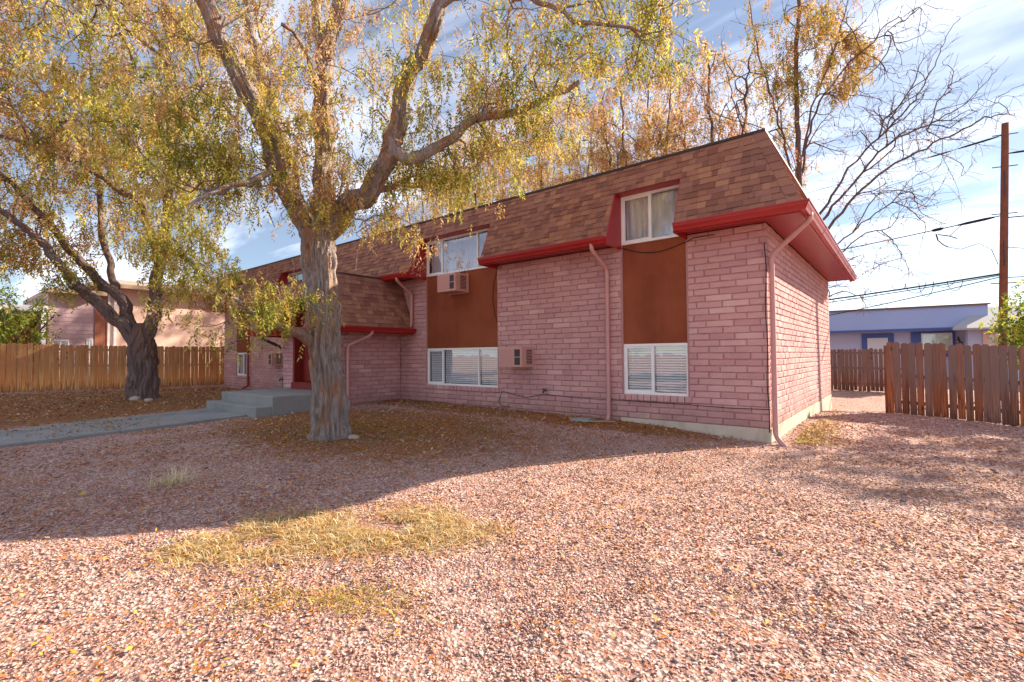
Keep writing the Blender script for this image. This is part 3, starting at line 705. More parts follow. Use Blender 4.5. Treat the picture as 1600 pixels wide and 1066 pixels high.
def gut_strap(z): return [(.598, z + .003), (.598, z - .139), (.678, z - .139), (.692, z - .10), (.719, z - .055), (.727, z - .02), (.739, z - .02), (.739, z + .008), (.598, z + .008)]
for pth in e_paths + ep:
    z_ = ZE + .01 if pth in e_paths else EZ0 + .01
    for A_, B_ in zip(pth[:-1], pth[1:]):
        A_, B_ = np.array(A_), np.array(B_); L_ = np.linalg.norm(B_ - A_); d_ = (B_ - A_) / L_
        for q in np.arange(1.3, L_ - .3, 2.4): g1 = MB(); sweep([A_ + d_ * q, A_ + d_ * (q + .045)], gut_strap(z_), g1); g1.build('gutter_joint', 'red_paint', house)
# downspouts
def spout(pts, name='downspout', m='pink_metal', r=.043):
    s = MB(); s.tube(rounded(pts, .09, 5), r, 8); o = s.build(name, m, house, smooth=True); return o
gzz = lambda x, y: gz(x, y)
o = spout([(-1.10, 8.90, 3.66), (-1.10, 8.90, 3.55), (-1.70, 9.10, 3.08), (-1.70, 9.10, .06), (-1.55, 8.93, -.10)])
spout([(-4.77, 8.42, 3.66), (-4.77, 8.42, 3.52), (-4.74, 9.0, 3.19), (-4.74, 9.0, .14), (-4.72, 8.86, .05)])
spout([(-10.93, 8.42, 3.66), (-10.93, 8.42, 3.54), (-10.99, 8.99, 3.22), (-11.0, 8.99, 2.3), (-11.1, 8.92, 2.25)])
spout([(-10.93, 7.62, 2.14), (-10.93, 7.60, 2.0), (-11.52, 7.28, 1.72), (-11.52, 7.28, .2), (-11.42, 7.14, .12)])
spout([(2 * CX + 4.77, 8.42, 3.66), (2 * CX + 4.77, 8.42, 3.52), (2 * CX + 4.5, 9.0, 3.19), (2 * CX + 4.5, 9.0, .2), (2 * CX + 4.45, 8.8, .12)], m='red_paint')
spout([(-14.9, 6.5, 2.14), (-14.9, 6.5, 2.0), (-14.72, 6.9, 1.78), (-14.7, 7.02, 1.7)], m='dark_metal')
for (x, y, z) in ((-1.70, 9.0, 2.2), (-1.70, 9.0, .8)): pass
# cables on the wall
cb_ = MB(); cb_.tube([(-7.70, Y0 - .02, .45), (-7.62, Y0 - .02, .56), (-7.3, Y0 - .02, .50), (-6.9, Y0 - .02, .44), (-6.4, Y0 - .02, .54), (-5.5, Y0 - .02, .50), (-4.8, Y0 - .02, .49), (-4.5, Y0 - .05, .50), (-3.1, Y0 - .05, .49), (-2.4, Y0 - .02, .47), (X1 + .01, Y0 - .02, .485)], .0065, 5)
cb_.tube([(-7.70, Y0 - .02, .45), (-7.76, Y0 - .02, .3), (-7.66, Y0 - .02, .2), (-7.4, Y0 - .02, .19)], .007, 5)
cb_.build('cable', 'black_rubber', house, smooth=True)
cb_ = MB(); xs = np.linspace(P2[0] + .02, -2.6, 16); cb_.tube([(x, Y0 + .04 if x < P2[1] else Y0 - .02, 3.62 - .19 * math.sin(math.pi * min(1, (x - P2[0]) / 1.5)) - .04 * (x > P2[1])) for x in xs], .008, 5); cb_.build('cable', 'black_rubber', house, smooth=True)
cb_ = MB(); cb_.tube([(P1[1] - .05, Y0 + .045, 3.6), (P1[1] - .17, Y0 + .045, 3.2), (P1[1] - .2, Y0 + .045, 2.8), (P1[1] - .12, Y0 + .045, 2.4), (P1[1] - .01, Y0 + .045, 2.15)], .006, 5); cb_.build('cable', 'black_rubber', house, smooth=True)
cb_ = MB(); cb_.tube([(X1 - .02 + .012 * math.sin(z * 5), Y0 - .03 + .008 * math.sin(z * 3), z) for z in np.linspace(.1, 3.3, 40)], .008, 5); cb_.build('cable', 'black_rubber', house, smooth=True)
# wall tap
tp = MB(); tp.tube([(-6.35, Y0 + .0, .62), (-6.35, Y0 - .10, .62)], .016, 8); tp.tube([(-6.35, Y0 - .09, .63), (-6.35, Y0 - .12, .58)], .02, 8); tp.tube([(-6.41, Y0 - .07, .66), (-6.29, Y0 - .07, .66)], .01, 6); tp.build('wall_tap', 'dark_metal', house)

# entry: door, side panels, red surround, sill
dr = MB(); dr.box(DOOR[0], DOOR[0] + .1, EY - .02, EY + .32, .5, 2.9); dr.box(DOOR[1] - .1, DOOR[1], EY - .02, EY + .32, .5, 2.9); dr.box(EN[0], EN[1], EY + .2, EY + .3, 2.62, 3.12); dr.box(DOOR[0] + .1, DOOR[1] - .1, EY + .2, EY + .3, 2.5, 2.62)
dr.box(DOOR[0] + .1, DOOR[1] - .1, EY - .12, EY + .3, .5, .70); dr.build('door_surround', 'red_door', house)
for xa, xb in ((DOOR[0] + .1, -13.17), (-13.17, DOOR[1] - .1)):
    d = MB(); d.box(xa + .01, xb - .01, EY + .24, EY + .28, .71, 2.49)
    for z0, z1 in ((.85, 1.35), (1.5, 2.3)): d.box(xa + .14, xb - .14, EY + .225, EY + .239, z0, z1)
    do = d.build('door', 'red_door', house); k = MB(); k.tube([(-13.17 + (.09 if xa > -13.3 else -.09), EY + .24, 1.45), (-13.17 + (.09 if xa > -13.3 else -.09), EY + .17, 1.45)], .028, 8); k.build('door_handle', 'dark_metal', do)

# porch: slab and one step
pr = empty('porch_steps', (-13.1, 5.0, 0)); tag(pr, 'grey concrete porch slab with one step below the red door', 'steps')
L = np.array([-13.1, 5.0, 0])
def blockb(name, x0, x1, y0, y1, z0, z1, m='concrete'):
    b = MB(); e = .018
    v = []
    for z, i in ((z0, 0), (z1 - e, 0), (z1, e)):
        v += [(x0 + i, y0 + i, z), (x1 - i, y0 + i, z), (x1 - i, y1 - i, z), (x0 + i, y1 - i, z)]
    f = [(3, 2, 1, 0), (8, 9, 10, 11)] + [(r * 4 + j, r * 4 + (j + 1) % 4, r * 4 + 4 + (j + 1) % 4, r * 4 + 4 + j) for r in (0, 1) for j in range(4)]
    b.add(np.array(v) - L, f); return b.build(name, m, pr)
blockb('slab', -14.55, -11.55, 5.32, EY - .015, -.4, .50); blockb('step', -14.62, -11.62, 4.97, 5.335, -.4, .27)
# garden tap on a green standpipe by the porch
gt = empty('garden_tap', (-18.5, 8.9, gz(-18.5, 8.9))); tag(gt, 'small green standpipe tap against the pink wall by the porch', 'tap')
q = MB(); q.tube([(0, 0, -.1), (0, 0, .45)], .022, 8); q.build('pipe', 'green_pipe', gt); q = MB(); q.tube([(0, 0, .43), (0, 0, .5), (-.12, -.05, .5), (-.14, -.06, .42)], .028, 8); q.tube([(-.08, 0, .56), (.08, 0, .56)], .015, 6); q.build('tap_head', 'dark_metal', gt)

# air conditioners ---------------------------------------------------
def aircon(x0, x1, y0, z0, z1, label, y1=Y0 + .03):
    r = empty('air_conditioner', ((x0 + x1) / 2, y1, z0)); w = (x1 - x0) / 2; d = y0 - y1; h = z1 - z0
    tag(r, label, 'air conditioner', 'wall air conditioners of the pink house')
    b = MB(); e = .012
    v = []
    for yy, i in ((0, 0), (d + e, 0), (d, e)): v += [(-w + i, yy, i), (w - i, yy, i), (w - i, yy, h - i), (-w + i, yy, h - i)]
    f = [(8, 9, 10, 11), (3, 2, 1, 0)] + [(k * 4 + j, k * 4 + (j + 1) % 4, k * 4 + 4 + (j + 1) % 4, k * 4 + 4 + j) for k in (0, 1) for j in range(4)]
    b.add(v, f); b.box(-w - .02, w + .02, -.03, .0, -.02, h + .02); b.build('case', 'ac_case', r)
    g = MB(); 
    for k in range(9): z = h * .14 + k * h * .085; g.box(-w + .04, w * .30, d - .006, d + .003, z, z + h * .035)
    g.build('front_louvres', 'pink_metal', r)
    for k in (0, 1):
        s = MB(); z = h * (.12 + .40 * k); s.box(w * .40, w * .86, d - .004, d + .004, z, z + h * .36); s.build('outlet_grille', 'ac_grille', r)
    s = MB(); s.box(w - .004, w + .003, d * .62, d * .18, h * .14, h * .86); s.build('side_vent', 'ac_grille', r)
    for k in range(9): s = MB(); z = h * (.17 + .075 * k); s.box(w, w + .008, d * .62, d * .18, z, z + h * .03); s.build('vent_slat', 'ac_case', r)
    return r
aircon(-9.50, -8.82, 8.62, 3.09, 3.56, 'pink window air conditioner jutting out below the wide upper window')
aircon(-7.39, -6.70, 8.62, 1.155, 1.62, 'pink air conditioner in the brick wall beside the wide lower window')
aircon(-19.55, -18.85, 8.62, 1.10, 1.60, 'brownish pink air conditioner in the brick wall left of the red door')

# ------------------------------------------------------------------ fences
def picket_mesh(k, w, h, th=.018, dog=.036):
    r = np.random.default_rng(k); d = dog; a = w / 2; tw = r.uniform(-.008, .008); top = h + r.uniform(-.012, .012)
    pr = [(-a, 0), (a, 0), (a + tw * .3, h * .5), (a + tw, top - d), (a - d + tw, top), (-a + d + tw, top), (-a + tw, top - d), (-a + tw * .3, h * .5)]
    v = [(x, 0, z) for x, z in pr] + [(x, th, z) for x, z in pr]; n = len(pr)
    f = [tuple(range(n)), tuple(range(2 * n - 1, n - 1, -1))] + [(i, i + n, (i + 1) % n + n, (i + 1) % n) for i in range(n)]
    return v, f
def fence(name, A, B, hgt, w, gap, mats, label, group=None, rails=True, behind=1, warp=.0, rail_z=(.28, .95, 1.6)):
    """pickets face the right-hand side of A->B"""
    A, B = np.array(A, float), np.array(B, float); L = np.linalg.norm(B - A); d = (B - A) / L; ang = math.atan2(d[1], d[0])
    root = empty(name, (A[0], A[1], gz(A[0], A[1])), ang); tag(root, label, 'fence', group); z0 = gz(A[0], A[1])
    n = int(L / (w + gap)); vm = []
    for k in range(8):
        v, f = picket_mesh(k + 31, w, hgt); me = bpy.data.meshes.new('picket'); me.from_pydata(v, [], f); vm.append(me)
    r = random.Random(len(label))
    vms = {m: [] for m in set(mats)}
    for m in vms:
        for me in vm: c = me.copy(); c.materials.append(M[m]); vms[m].append(c)
    for i in range(n):
        s = (i + .5) * (w + gap); p = A + d * s
        o = bpy.data.objects.new('picket', vms[r.choice(mats)][r.randrange(8)]); col.objects.link(o); o.parent = root
        o.location = (s + r.uniform(-.004, .004), r.uniform(-.004, .004), gz(p[0], p[1]) - z0 + .015 + r.uniform(-.015, .015))
        o.rotation_euler = (r.uniform(-.012, .012), r.uniform(-.012, .012) * (1 + warp), r.uniform(-.05, .05)); o.scale = (r.uniform(.93, 1.05), 1, r.uniform(.99, 1.01))
    nb = max(1, int(round(L / 2.4)))
    for i in range(nb):
        s0, s1 = i * L / nb, (i + 1) * L / nb; h0 = gz(*(A + d * s0)) - z0; h1 = gz(*(A + d * s1)) - z0
        for z in rail_z:
            b = MB(); b.add([(s, y, h + z + dz) for s, h in ((s0, h0), (s1, h1)) for y in (.022, .062) for dz in (0, .085)], [(0, 1, 3, 2), (4, 6, 7, 5), (0, 4, 5, 1), (2, 3, 7, 6), (0, 2, 6, 4), (1, 5, 7, 3)]); b.build('rail', mats[0], root)
        b = MB(); b.box(s0 - .045, s0 + .045, .064, .154, h0 - .4, h0 + hgt - .06); b.build('post', mats[0], root)
    return root
# its outward side (right of A->B) must face the yard: left fence faces +X, so it runs towards -Y ... here A->B along +Y
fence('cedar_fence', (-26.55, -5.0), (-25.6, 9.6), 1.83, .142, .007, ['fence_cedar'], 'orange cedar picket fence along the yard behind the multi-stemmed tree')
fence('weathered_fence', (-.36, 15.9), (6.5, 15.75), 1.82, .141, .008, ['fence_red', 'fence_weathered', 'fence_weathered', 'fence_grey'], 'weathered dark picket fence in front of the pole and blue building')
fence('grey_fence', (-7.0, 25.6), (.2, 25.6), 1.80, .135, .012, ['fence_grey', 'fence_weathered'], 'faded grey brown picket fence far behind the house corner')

# ------------------------------------------------------------------ pink neighbour beyond the cedar fence (faces +X)
nb = empty('neighbour_building', (-31, 6, 0)); tag(nb, 'pale pink two-storey building with tan roof beyond the cedar fence', 'building')
NO = np.array([-31, 6, 0.])
def nbox(name, m, x0, x1, y0, y1, z0, z1, parent=nb):
    b = MB(); b.box(x0 + 31, x1 + 31, y0 - 6, y1 - 6, z0, z1); return b.build(name, m, parent)
nbox('wall', 'pink_stucco', -39, -31, 6.0, 17.5, -.5, 4.95)
b = MB()
for (y0, y1, z, xo) in ((5.3, 18.2, 4.95, -30.3),):
    v = [(xo, y0, z), (xo, y1, z), (-39.7, y1, z), (-39.7, y0, z), (xo, y0, z + .18), (xo, y1, z + .18), (-39.7, y1, z + .18), (-39.7, y0, z + .18), (-33.5, y0 + 1.8, z + .8), (-33.5, y1 - 1.8, z + .8), (-36, y1 - 1.8, z + .8), (-36, y0 + 1.8, z + .8)]
    b.add(np.array(v) - NO, [(0, 3, 2, 1), (0, 1, 5, 4), (1, 2, 6, 5), (2, 3, 7, 6), (3, 0, 4, 7), (4, 5, 9, 8), (5, 6, 10, 9), (6, 7, 11, 10), (7, 4, 8, 11), (8, 9, 10, 11)])
b.build('roof', 'tan_roof', nb)
nbox('side_wing', 'lilac_siding', -38, -30.9, 3.86, 5.55, -.5, 4.5)
for k in range(14): nbox('siding_board', 'lilac_siding', -30.9, -30.882, 3.88, 5.53, 1.2 + k * .2, 1.2 + k * .2 + .185)
for y0, y1, z0, z1 in ((4.05, 4.62, 1.75, 2.32), (5.25, 5.5, 1.75, 2.4)):
    w_ = nbox('window', 'white_trim', -30.9, -30.86, y0, y1, z0, z1)
    for k in range(2):
        m_ = (y1 - y0 - .12) / 2; a_ = y0 + .04 + k * (m_ + .04); p_ = nbox('pane', 'glass', -30.86, -30.855, a_, a_ + m_, z0 + .05, z1 - .05, w_)
nbox('brick_pier', 'old_brick', -31.2, -30.85, 5.55, 5.95, -.5, 4.9)
for y in (6.05, 6.3): nbox('corner_trim', 'white_trim', -31.0, -30.9, y, y + .09, -.4, 4.9)
nbox('carport_wall', 'old_brick', -37, -34, -4, 3.8, -.5, 3.6); nbox('carport_roof', 'white_trim', -38, -30.5, -4, 3.83, 3.6, 3.85); nbox('carport_post', 'white_trim', -30.75, -30.6, 3.62, 3.78, -.4, 3.6)
nbox('roof', 'tan_roof', -38.5, -30.3, 3.8, 5.9, 4.5, 4.7)

# blue building behind the far fences -------------------------------
bb = empty('blue_building', (-3, 36, 0)); tag(bb, 'low blue stucco building with flat parapet behind the far fences', 'building'); BO = np.array([-3, 36, 0.])
def bbox(name, m, x0, x1, y0, y1, z0, z1, parent=bb):
    b = MB(); b.box(x0 + 3, x1 + 3, y0 - 36, y1 - 36, z0, z1); return b.build(name, m, parent)
bbox('wall', 'blue_wall', -16, 3.0, 36.2, 46, -.5, 2.82)
b = MB(); b.add(np.array([(-16.3, 35.6, 2.8), (3.5, 35.6, 2.74), (3.56, 36.0, 3.98), (-16.3, 36.0, 4.06), (-16.3, 46, 2.8), (3.5, 46, 2.74), (3.56, 46, 3.98), (-16.3, 46, 4.06)]) - BO, [(0, 1, 2, 3), (1, 5, 6, 2), (4, 0, 3, 7), (3, 2, 6, 7), (0, 4, 5, 1)]); b.build('parapet', 'blue_stucco', bb)
b = MB(); b.add(np.array([(-16.4, 35.9, 4.05), (3.66, 35.9, 3.97), (3.66, 36.2, 4.07), (-16.4, 36.2, 4.15), (-16.4, 35.9, 4.13), (3.66, 35.9, 4.05)]) - BO, [(0, 1, 5, 4), (4, 5, 2, 3), (1, 2, 5)]); b.build('parapet_cap', 'brown_edge', bb)
bbox('fascia', 'blue_trim', -16.3, 3.4, 35.55, 35.6, 2.66, 2.80)
f_ = bbox('door_trim', 'blue_trim', -1.95, -.42, 36.12, 36.19, -.2, 2.58); d_ = bbox('door', 'white_trim', -1.68, -.70, 36.08, 36.115, -.2, 2.32)
f_ = bbox('window_trim', 'blue_trim', .35, 2.25, 36.12, 36.19, 1.2, 2.62); w_ = bbox('window', 'white_trim', .80, 2.12, 36.06, 36.115, 1.4, 2.52)
for a_, c_ in ((.86, 1.42), (1.50, 2.06)): bbox('pane', 'glass', a_, c_, 36.045, 36.055, 1.45, 2.46, w_)
bbox('side_wing', 'blue_wall', 2.6, 9, 34.2, 40, -.5, 2.7)
b = MB(); b.add(np.array([(2.0, 33.6, 2.66), (9.6, 33.6, 2.66), (9.6, 37.5, 3.95), (3.4, 37.5, 3.95), (2.0, 41, 2.66), (9.6, 41, 2.66), (2.0, 33.6, 2.56), (9.6, 33.6, 2.56)]) - BO, [(0, 1, 2, 3), (4, 0, 3), (3, 2, 5, 4), (6, 7, 1, 0)]); b.build('wing_roof', 'grey_shingle', bb)
w_ = bbox('window', 'pink_stucco', 3.15, 4.6, 34.12, 34.19, 1.1, 2.5); bbox('pane', 'glass', 3.35, 4.4, 34.10, 34.115, 1.25, 2.35, w_)
b = MB(); b.tube(np.array([(2.35, 36.1, 2.3), (2.42, 36.08, 2.0), (2.3, 36.08, 1.85), (2.48, 36.08, 1.7)]) - BO, .03, 6); b.tube(np.array([(2.3, 36.1, 2.15), (2.5, 36.08, 1.95), (2.38, 36.08, 1.75)]) - BO, .03, 6); b.build('wall_ornament', 'dark_metal', bb)

# utility pole and lines ---------------------------------------------
PB, PT = np.array([2.71, 24.6, -.4]), np.array([3.05, 24.55, 9.65]); pol = empty('utility_pole', PB); tag(pol, 'tall weathered brown wooden utility pole behind the dark picket fence', 'utility pole')
b = MB(); ts = np.linspace(0, 1, 14)[:, None]; b.tube((PT - PB) * ts, np.linspace(.13, .10, 14), 14, disp=lambda P, th: 1 + .03 * (fbm(np.stack([np.cos(th)[None] * 2 + 0 * P[:, :1], np.sin(th)[None] * 2 + 0 * P[:, :1], P[:, 2:] * 2 + 0 * th[None]], -1), 2) - .5)); b.build('shaft', 'pole_wood', pol, smooth=True)
def at_pole(z): return PB + (PT - PB) * ((z - PB[2]) / (PT[2] - PB[2]))
for z in (9.25, 8.1, 6.4, 3.9):
    b = MB(); c = at_pole(z) - PB; b.tube([c + np.array([-.34, -.1, 0]), c + np.array([.34, .1, 0])], .018, 6); b.build('bolt', 'dark_metal', pol)
b = MB()
for zz in (1.5, 4.5, 7): c = at_pole(zz) - PB; b.tube([c + np.array([0, -.2, 0]), c + np.array([0, -.2, .9])], .02, 6)
b.build('conduit', 'dark_metal', pol)
def wire(A, B, sag, r, label, splice=()):
    A, B = np.array(A, float), np.array(B, float); root = empty('power_line', A); tag(root, label, 'cable')
    tt = np.linspace(0, 1, 30)[:, None]; P = A + (B - A) * tt; P[:, 2] -= sag * 4 * (tt * (1 - tt))[:, 0]; b = MB(); b.tube(P - A, r, 5, caps=False); b.build('wire', 'black_rubber', root)
    for t0, t1, rr in splice:
        q = A + (B - A) * np.linspace(t0, t1, 5)[:, None]; q[:, 2] -= sag * 4 * np.linspace(t0, t1, 5) * (1 - np.linspace(t0, t1, 5)); s = MB(); s.tube(q - A, [rr * .6, rr, rr, rr, rr * .6], 6); s.build('splice', 'black_rubber', root)
LX = -38
wire(at_pole(9.25), (LX, 31, 9.0), .9, .010, 'topmost power line leaving the pole to the left', ((.004, .03, .035), (.035, .05, .03)))
wire(at_pole(6.35), (LX, 30, 6.2), 1.0, .02, 'thick power line crossing behind the bare tree', ((.006, .03, .05), (.04, .048, .06)))
wire(at_pole(4.25), (LX, 29, 4.4), 1.1, .032, 'thick bundled cable low across the sky behind the house corner')
wire(at_pole(4.2), (LX, 33, 4.9), 1.3, .018, 'thin cable just beneath the bundled cable')
wire(at_pole(4.15), (-30, 40, 3.6), 1.5, .018, 'lowest sagging cable running left from the pole')
wire(at_pole(8.55), (30, 17, 8.0), .8, .016, 'upper power line leaving the picture on the right', ((.004, .03, .035),))
wire(at_pole(6.25), (30, 22, 6.6), .6, .022, 'middle cable leaving the pole on the right')
wire(at_pole(5.2), (16, 14, .5), .1, .012, 'guy wire slanting down to the right of the pole')
wire(at_pole(4.1), (30, 23, 4.2), .4, .016, 'low cable leaving the pole on the right')
b = MB(); c0 = np.array([1.6, 25.0, 5.9]); o_ = empty('line_connector', c0); tag(o_, 'black cable connector with hanging loops beside the pole', 'connector')
b.tube([(-.5, 0, .15), (-.45, 0, -.1), (-.3, 0, -.3), (-.15, 0, -.42)], .024, 6); b.tube([(-.45, 0, .12), (-.1, 0, 0), (.1, 0, -.12)], .02, 6); b.tube([(-.2, 0, -.4), (.2, 0, -.55), (.7, 0, -.4), (1.0, -.2, -.7), (1.15, -.3, -1.3)], .012, 5); b.tube([(-.1, 0, 0), (.15, 0, .3), (.3, 0, .4)], .012, 5); b.build('connector_body', 'black_rubber', o_)
b = MB(); c0 = np.array([.9, 25.0, 4.15]); o_ = empty('cable_loops', c0); tag(o_, 'tangled slack loops hanging from the bundled cable', 'cable')
for k in range(5):
    th = np.linspace(0, math.pi, 9); x0 = -1.2 + k * .42; w_ = .22 + .1 * (k % 2); b.tube([(x0 + w_ * (1 - math.cos(q)) , .02 * k, .05 - (.25 + .16 * (k % 3)) * math.sin(q)) for q in th], .012, 5)
b.build('loop', 'black_rubber', o_)

# ------------------------------------------------------------------ trees
class Tree:
    def __init__(s, seed): s.P = []; s.par = []; s.r = []; s.dir = []; s.fixed = []; s.rng = np.random.default_rng(seed)
    def limb(s, pts, r0, r1, parent=None, step=.22, wob=.03, rs=None):
        P = [np.asarray(p, float) for p in pts]
        if parent is None and s.P: parent = int(np.argmin(np.linalg.norm(np.array(s.P) - P[0], axis=1)))
        seg = [np.linalg.norm(b - a) for a, b in zip(P[:-1], P[1:])]; cum = np.concatenate([[0], np.cumsum(seg)]); L = cum[-1]; n = max(3, int(L / step))
        PA = np.array(P)
        # catmull-rom through the points
        out = []
        for q in np.linspace(0, L, n + 1):
            i = min(len(seg) - 1, int(np.searchsorted(cum, q, 'right') - 1)); t = (q - cum[i]) / seg[i]
            p0, p1, p2, p3 = PA[max(i - 1, 0)], PA[i], PA[i + 1], PA[min(i + 2, len(PA) - 1)]
            out.append(.5 * (2 * p1 + (p2 - p0) * t + (2 * p0 - 5 * p1 + 4 * p2 - p3) * t ** 2 + (3 * p1 - p0 - 3 * p2 + p3) * t ** 3))
        last = parent if parent is not None else -1
        for k, p in enumerate(out):
            if k == 0 and parent is not None: continue
            f = k / n; w = s.rng.normal(0, wob, 3) * (f if parent is None else 1) if 0 < k < n else 0
            d = out[min(k + 1, n)] - out[max(k - 1, 0)]; d = d / np.linalg.norm(d)
            s.P.append(p + w); s.par.append(last); s.r.append(r0 + (r1 - r0) * f if rs is None else float(np.interp(f, np.linspace(0, 1, len(rs)), rs))); s.dir.append(d); s.fixed.append(True); last = len(s.P) - 1
        return last
    def grow(s, targets, step=.3, ang=.8, up=.12, droop=0.0, wob=.03, minr=0.0):
        cap = len(s.P) + len(targets) * 14; P = np.zeros((cap, 3)); D = np.zeros((cap, 3)); n = len(s.P); P[:n] = s.P; D[:n] = s.dir
        T = np.asarray(targets, float); d0 = np.min(np.linalg.norm(T[:, None, :] - P[None, :n:2], axis=2), axis=1); 
        for i in np.argsort(d0):
            a = T[i]; v = a - P[:n]; d = np.linalg.norm(v, axis=1) + 1e-6; cs = (v * D[:n]).sum(1) / d
            j = int(np.argmin(d * (1 + ang * (1 - cs)))); L = d[j]; k = min(12, max(2, int(L / step))); p0 = P[j]
            p1 = p0 + (D[j] * .6 + v[j] / L * .4) * L * .45 + np.array([0, 0, up * L]); p2 = a
            last = j; prev = p0
            for q in range(1, k + 1):
                t = q / k; p = (1 - t) ** 2 * p0 + 2 * t * (1 - t) * p1 + t * t * p2 + s.rng.normal(0, wob, 3) * (1 if q < k else 0)
                dd = p - prev; dd = dd / (np.linalg.norm(dd) + 1e-9)
                P[n] = p; D[n] = dd; s.P.append(p); s.par.append(last); s.r.append(0.0); s.dir.append(dd); s.fixed.append(False); last = n; n += 1; prev = p
                if n >= cap: return
    def radii(s, tip=.0045, e=2.3):
        n = len(s.P); acc = np.zeros(n); ch = np.zeros(n, int); r = np.array(s.r)
        for i in range(n):
            if s.par[i] >= 0: ch[s.par[i]] += 1
        for i in range(n - 1, -1, -1):
            if not s.fixed[i]: r[i] = max(tip, acc[i] ** (1 / e)) if ch[i] else tip
            if s.par[i] >= 0 and not s.fixed[i]: acc[s.par[i]] += r[i] ** e
        for i in range(n):
            p = s.par[i]
            if p >= 0 and not s.fixed[i]: r[i] = min(r[i], r[p] * .95)
        s.rad = np.maximum(r, tip * .8); s.ch = ch; return s.rad
    def paths(s):
        n = len(s.P); kids = [[] for _ in range(n)]; roots = []
        for i in range(n): (kids[s.par[i]] if s.par[i] >= 0 else roots).append(i)
        st = [[r] for r in roots]; out = []
        while st:
            path = st.pop(); i = path[-1]
            while kids[i]:
                k = sorted(kids[i], key=lambda c: -s.rad[c]); 
                for c in k[1:]: st.append([i, c])
                path.append(k[0]); i = k[0]
            out.append(path)
        return out
    def mesh(s, name, m, parent, base, thick_name='trunk', flare=0.0, ridge=.10, split=.05):
        P = np.array(s.P); thick = MB(); VV = []; FF = []; nv = 0
        for path in s.paths():
            r = s.rad[path].copy()
            if len(path) > 1 and s.rad[path[0]] > s.rad[path[1]] * 1.3: r[0] = r[1] * 1.15
            mx = r[min(1, len(r) - 1)]; pts = P[path]
            if len(pts) < 2: continue
            if mx > split:
                nsd = 120 if mx > .24 else 64 if mx > .12 else 14
                sub = 4 if mx > .15 else 2; tt = np.linspace(0, len(pts) - 1, (len(pts) - 1) * sub + 1)
                pts2 = np.stack([np.interp(tt, np.arange(len(pts)), pts[:, k]) for k in range(3)], 1); r2 = np.interp(tt, np.arange(len(pts)), r)
                def disp(Q, th, ridge=ridge):
                    cc, ss = np.cos(th)[None], np.sin(th)[None]; zz = (np.cumsum(np.concatenate([[0], np.linalg.norm(np.diff(Q, axis=0), axis=1)])))[:, None]
                    a = fbm(np.stack([cc * 5.0 + 0 * zz + 20 + .35 * np.sin(zz * 5), ss * 5.0 + 0 * zz + 20, zz * 1.9 + 0 * cc + Q[0, 0]], -1), 3); b_ = fbm(np.stack([cc * 1.3 + 0 * zz, ss * 1.3 + 0 * zz, zz * .5 + 0 * cc + 3], -1), 2)
                    k = 1 + ridge * 3.2 * (np.abs(a - .5) * 2 - .25) + .30 * (b_ - .5)
                    if flare > 0: hz = np.clip((Q[:, 2:] - base), 0, None); k = k + flare * np.exp(-hz / .28) * (.55 + .9 * fbm(np.stack([cc * 1.6 + 0 * hz, ss * 1.6 + 0 * hz, 0 * hz + 0 * cc + 9], -1), 2))
                    return k
                v, f = tube(pts2, r2, nsd, True, disp); thick.add(v, f)
            else:
                nsd = 5 if mx > .02 else 3
                v, f = tube(pts, r, nsd, False); VV.append(v); FF.append(np.array(f) + nv); nv += len(v)
        thick.build(thick_name, m, parent, smooth=True)
        if VV: tag(np_mesh('branches', np.concatenate(VV), np.concatenate([f_ if f_.shape[1] == 4 else f_ for f_ in FF]), m, parent, smooth=True), kind='stuff')
    def leaf_nodes(s, rmax=.012):
        return [i for i in range(len(s.P)) if s.rad[i] < rmax]

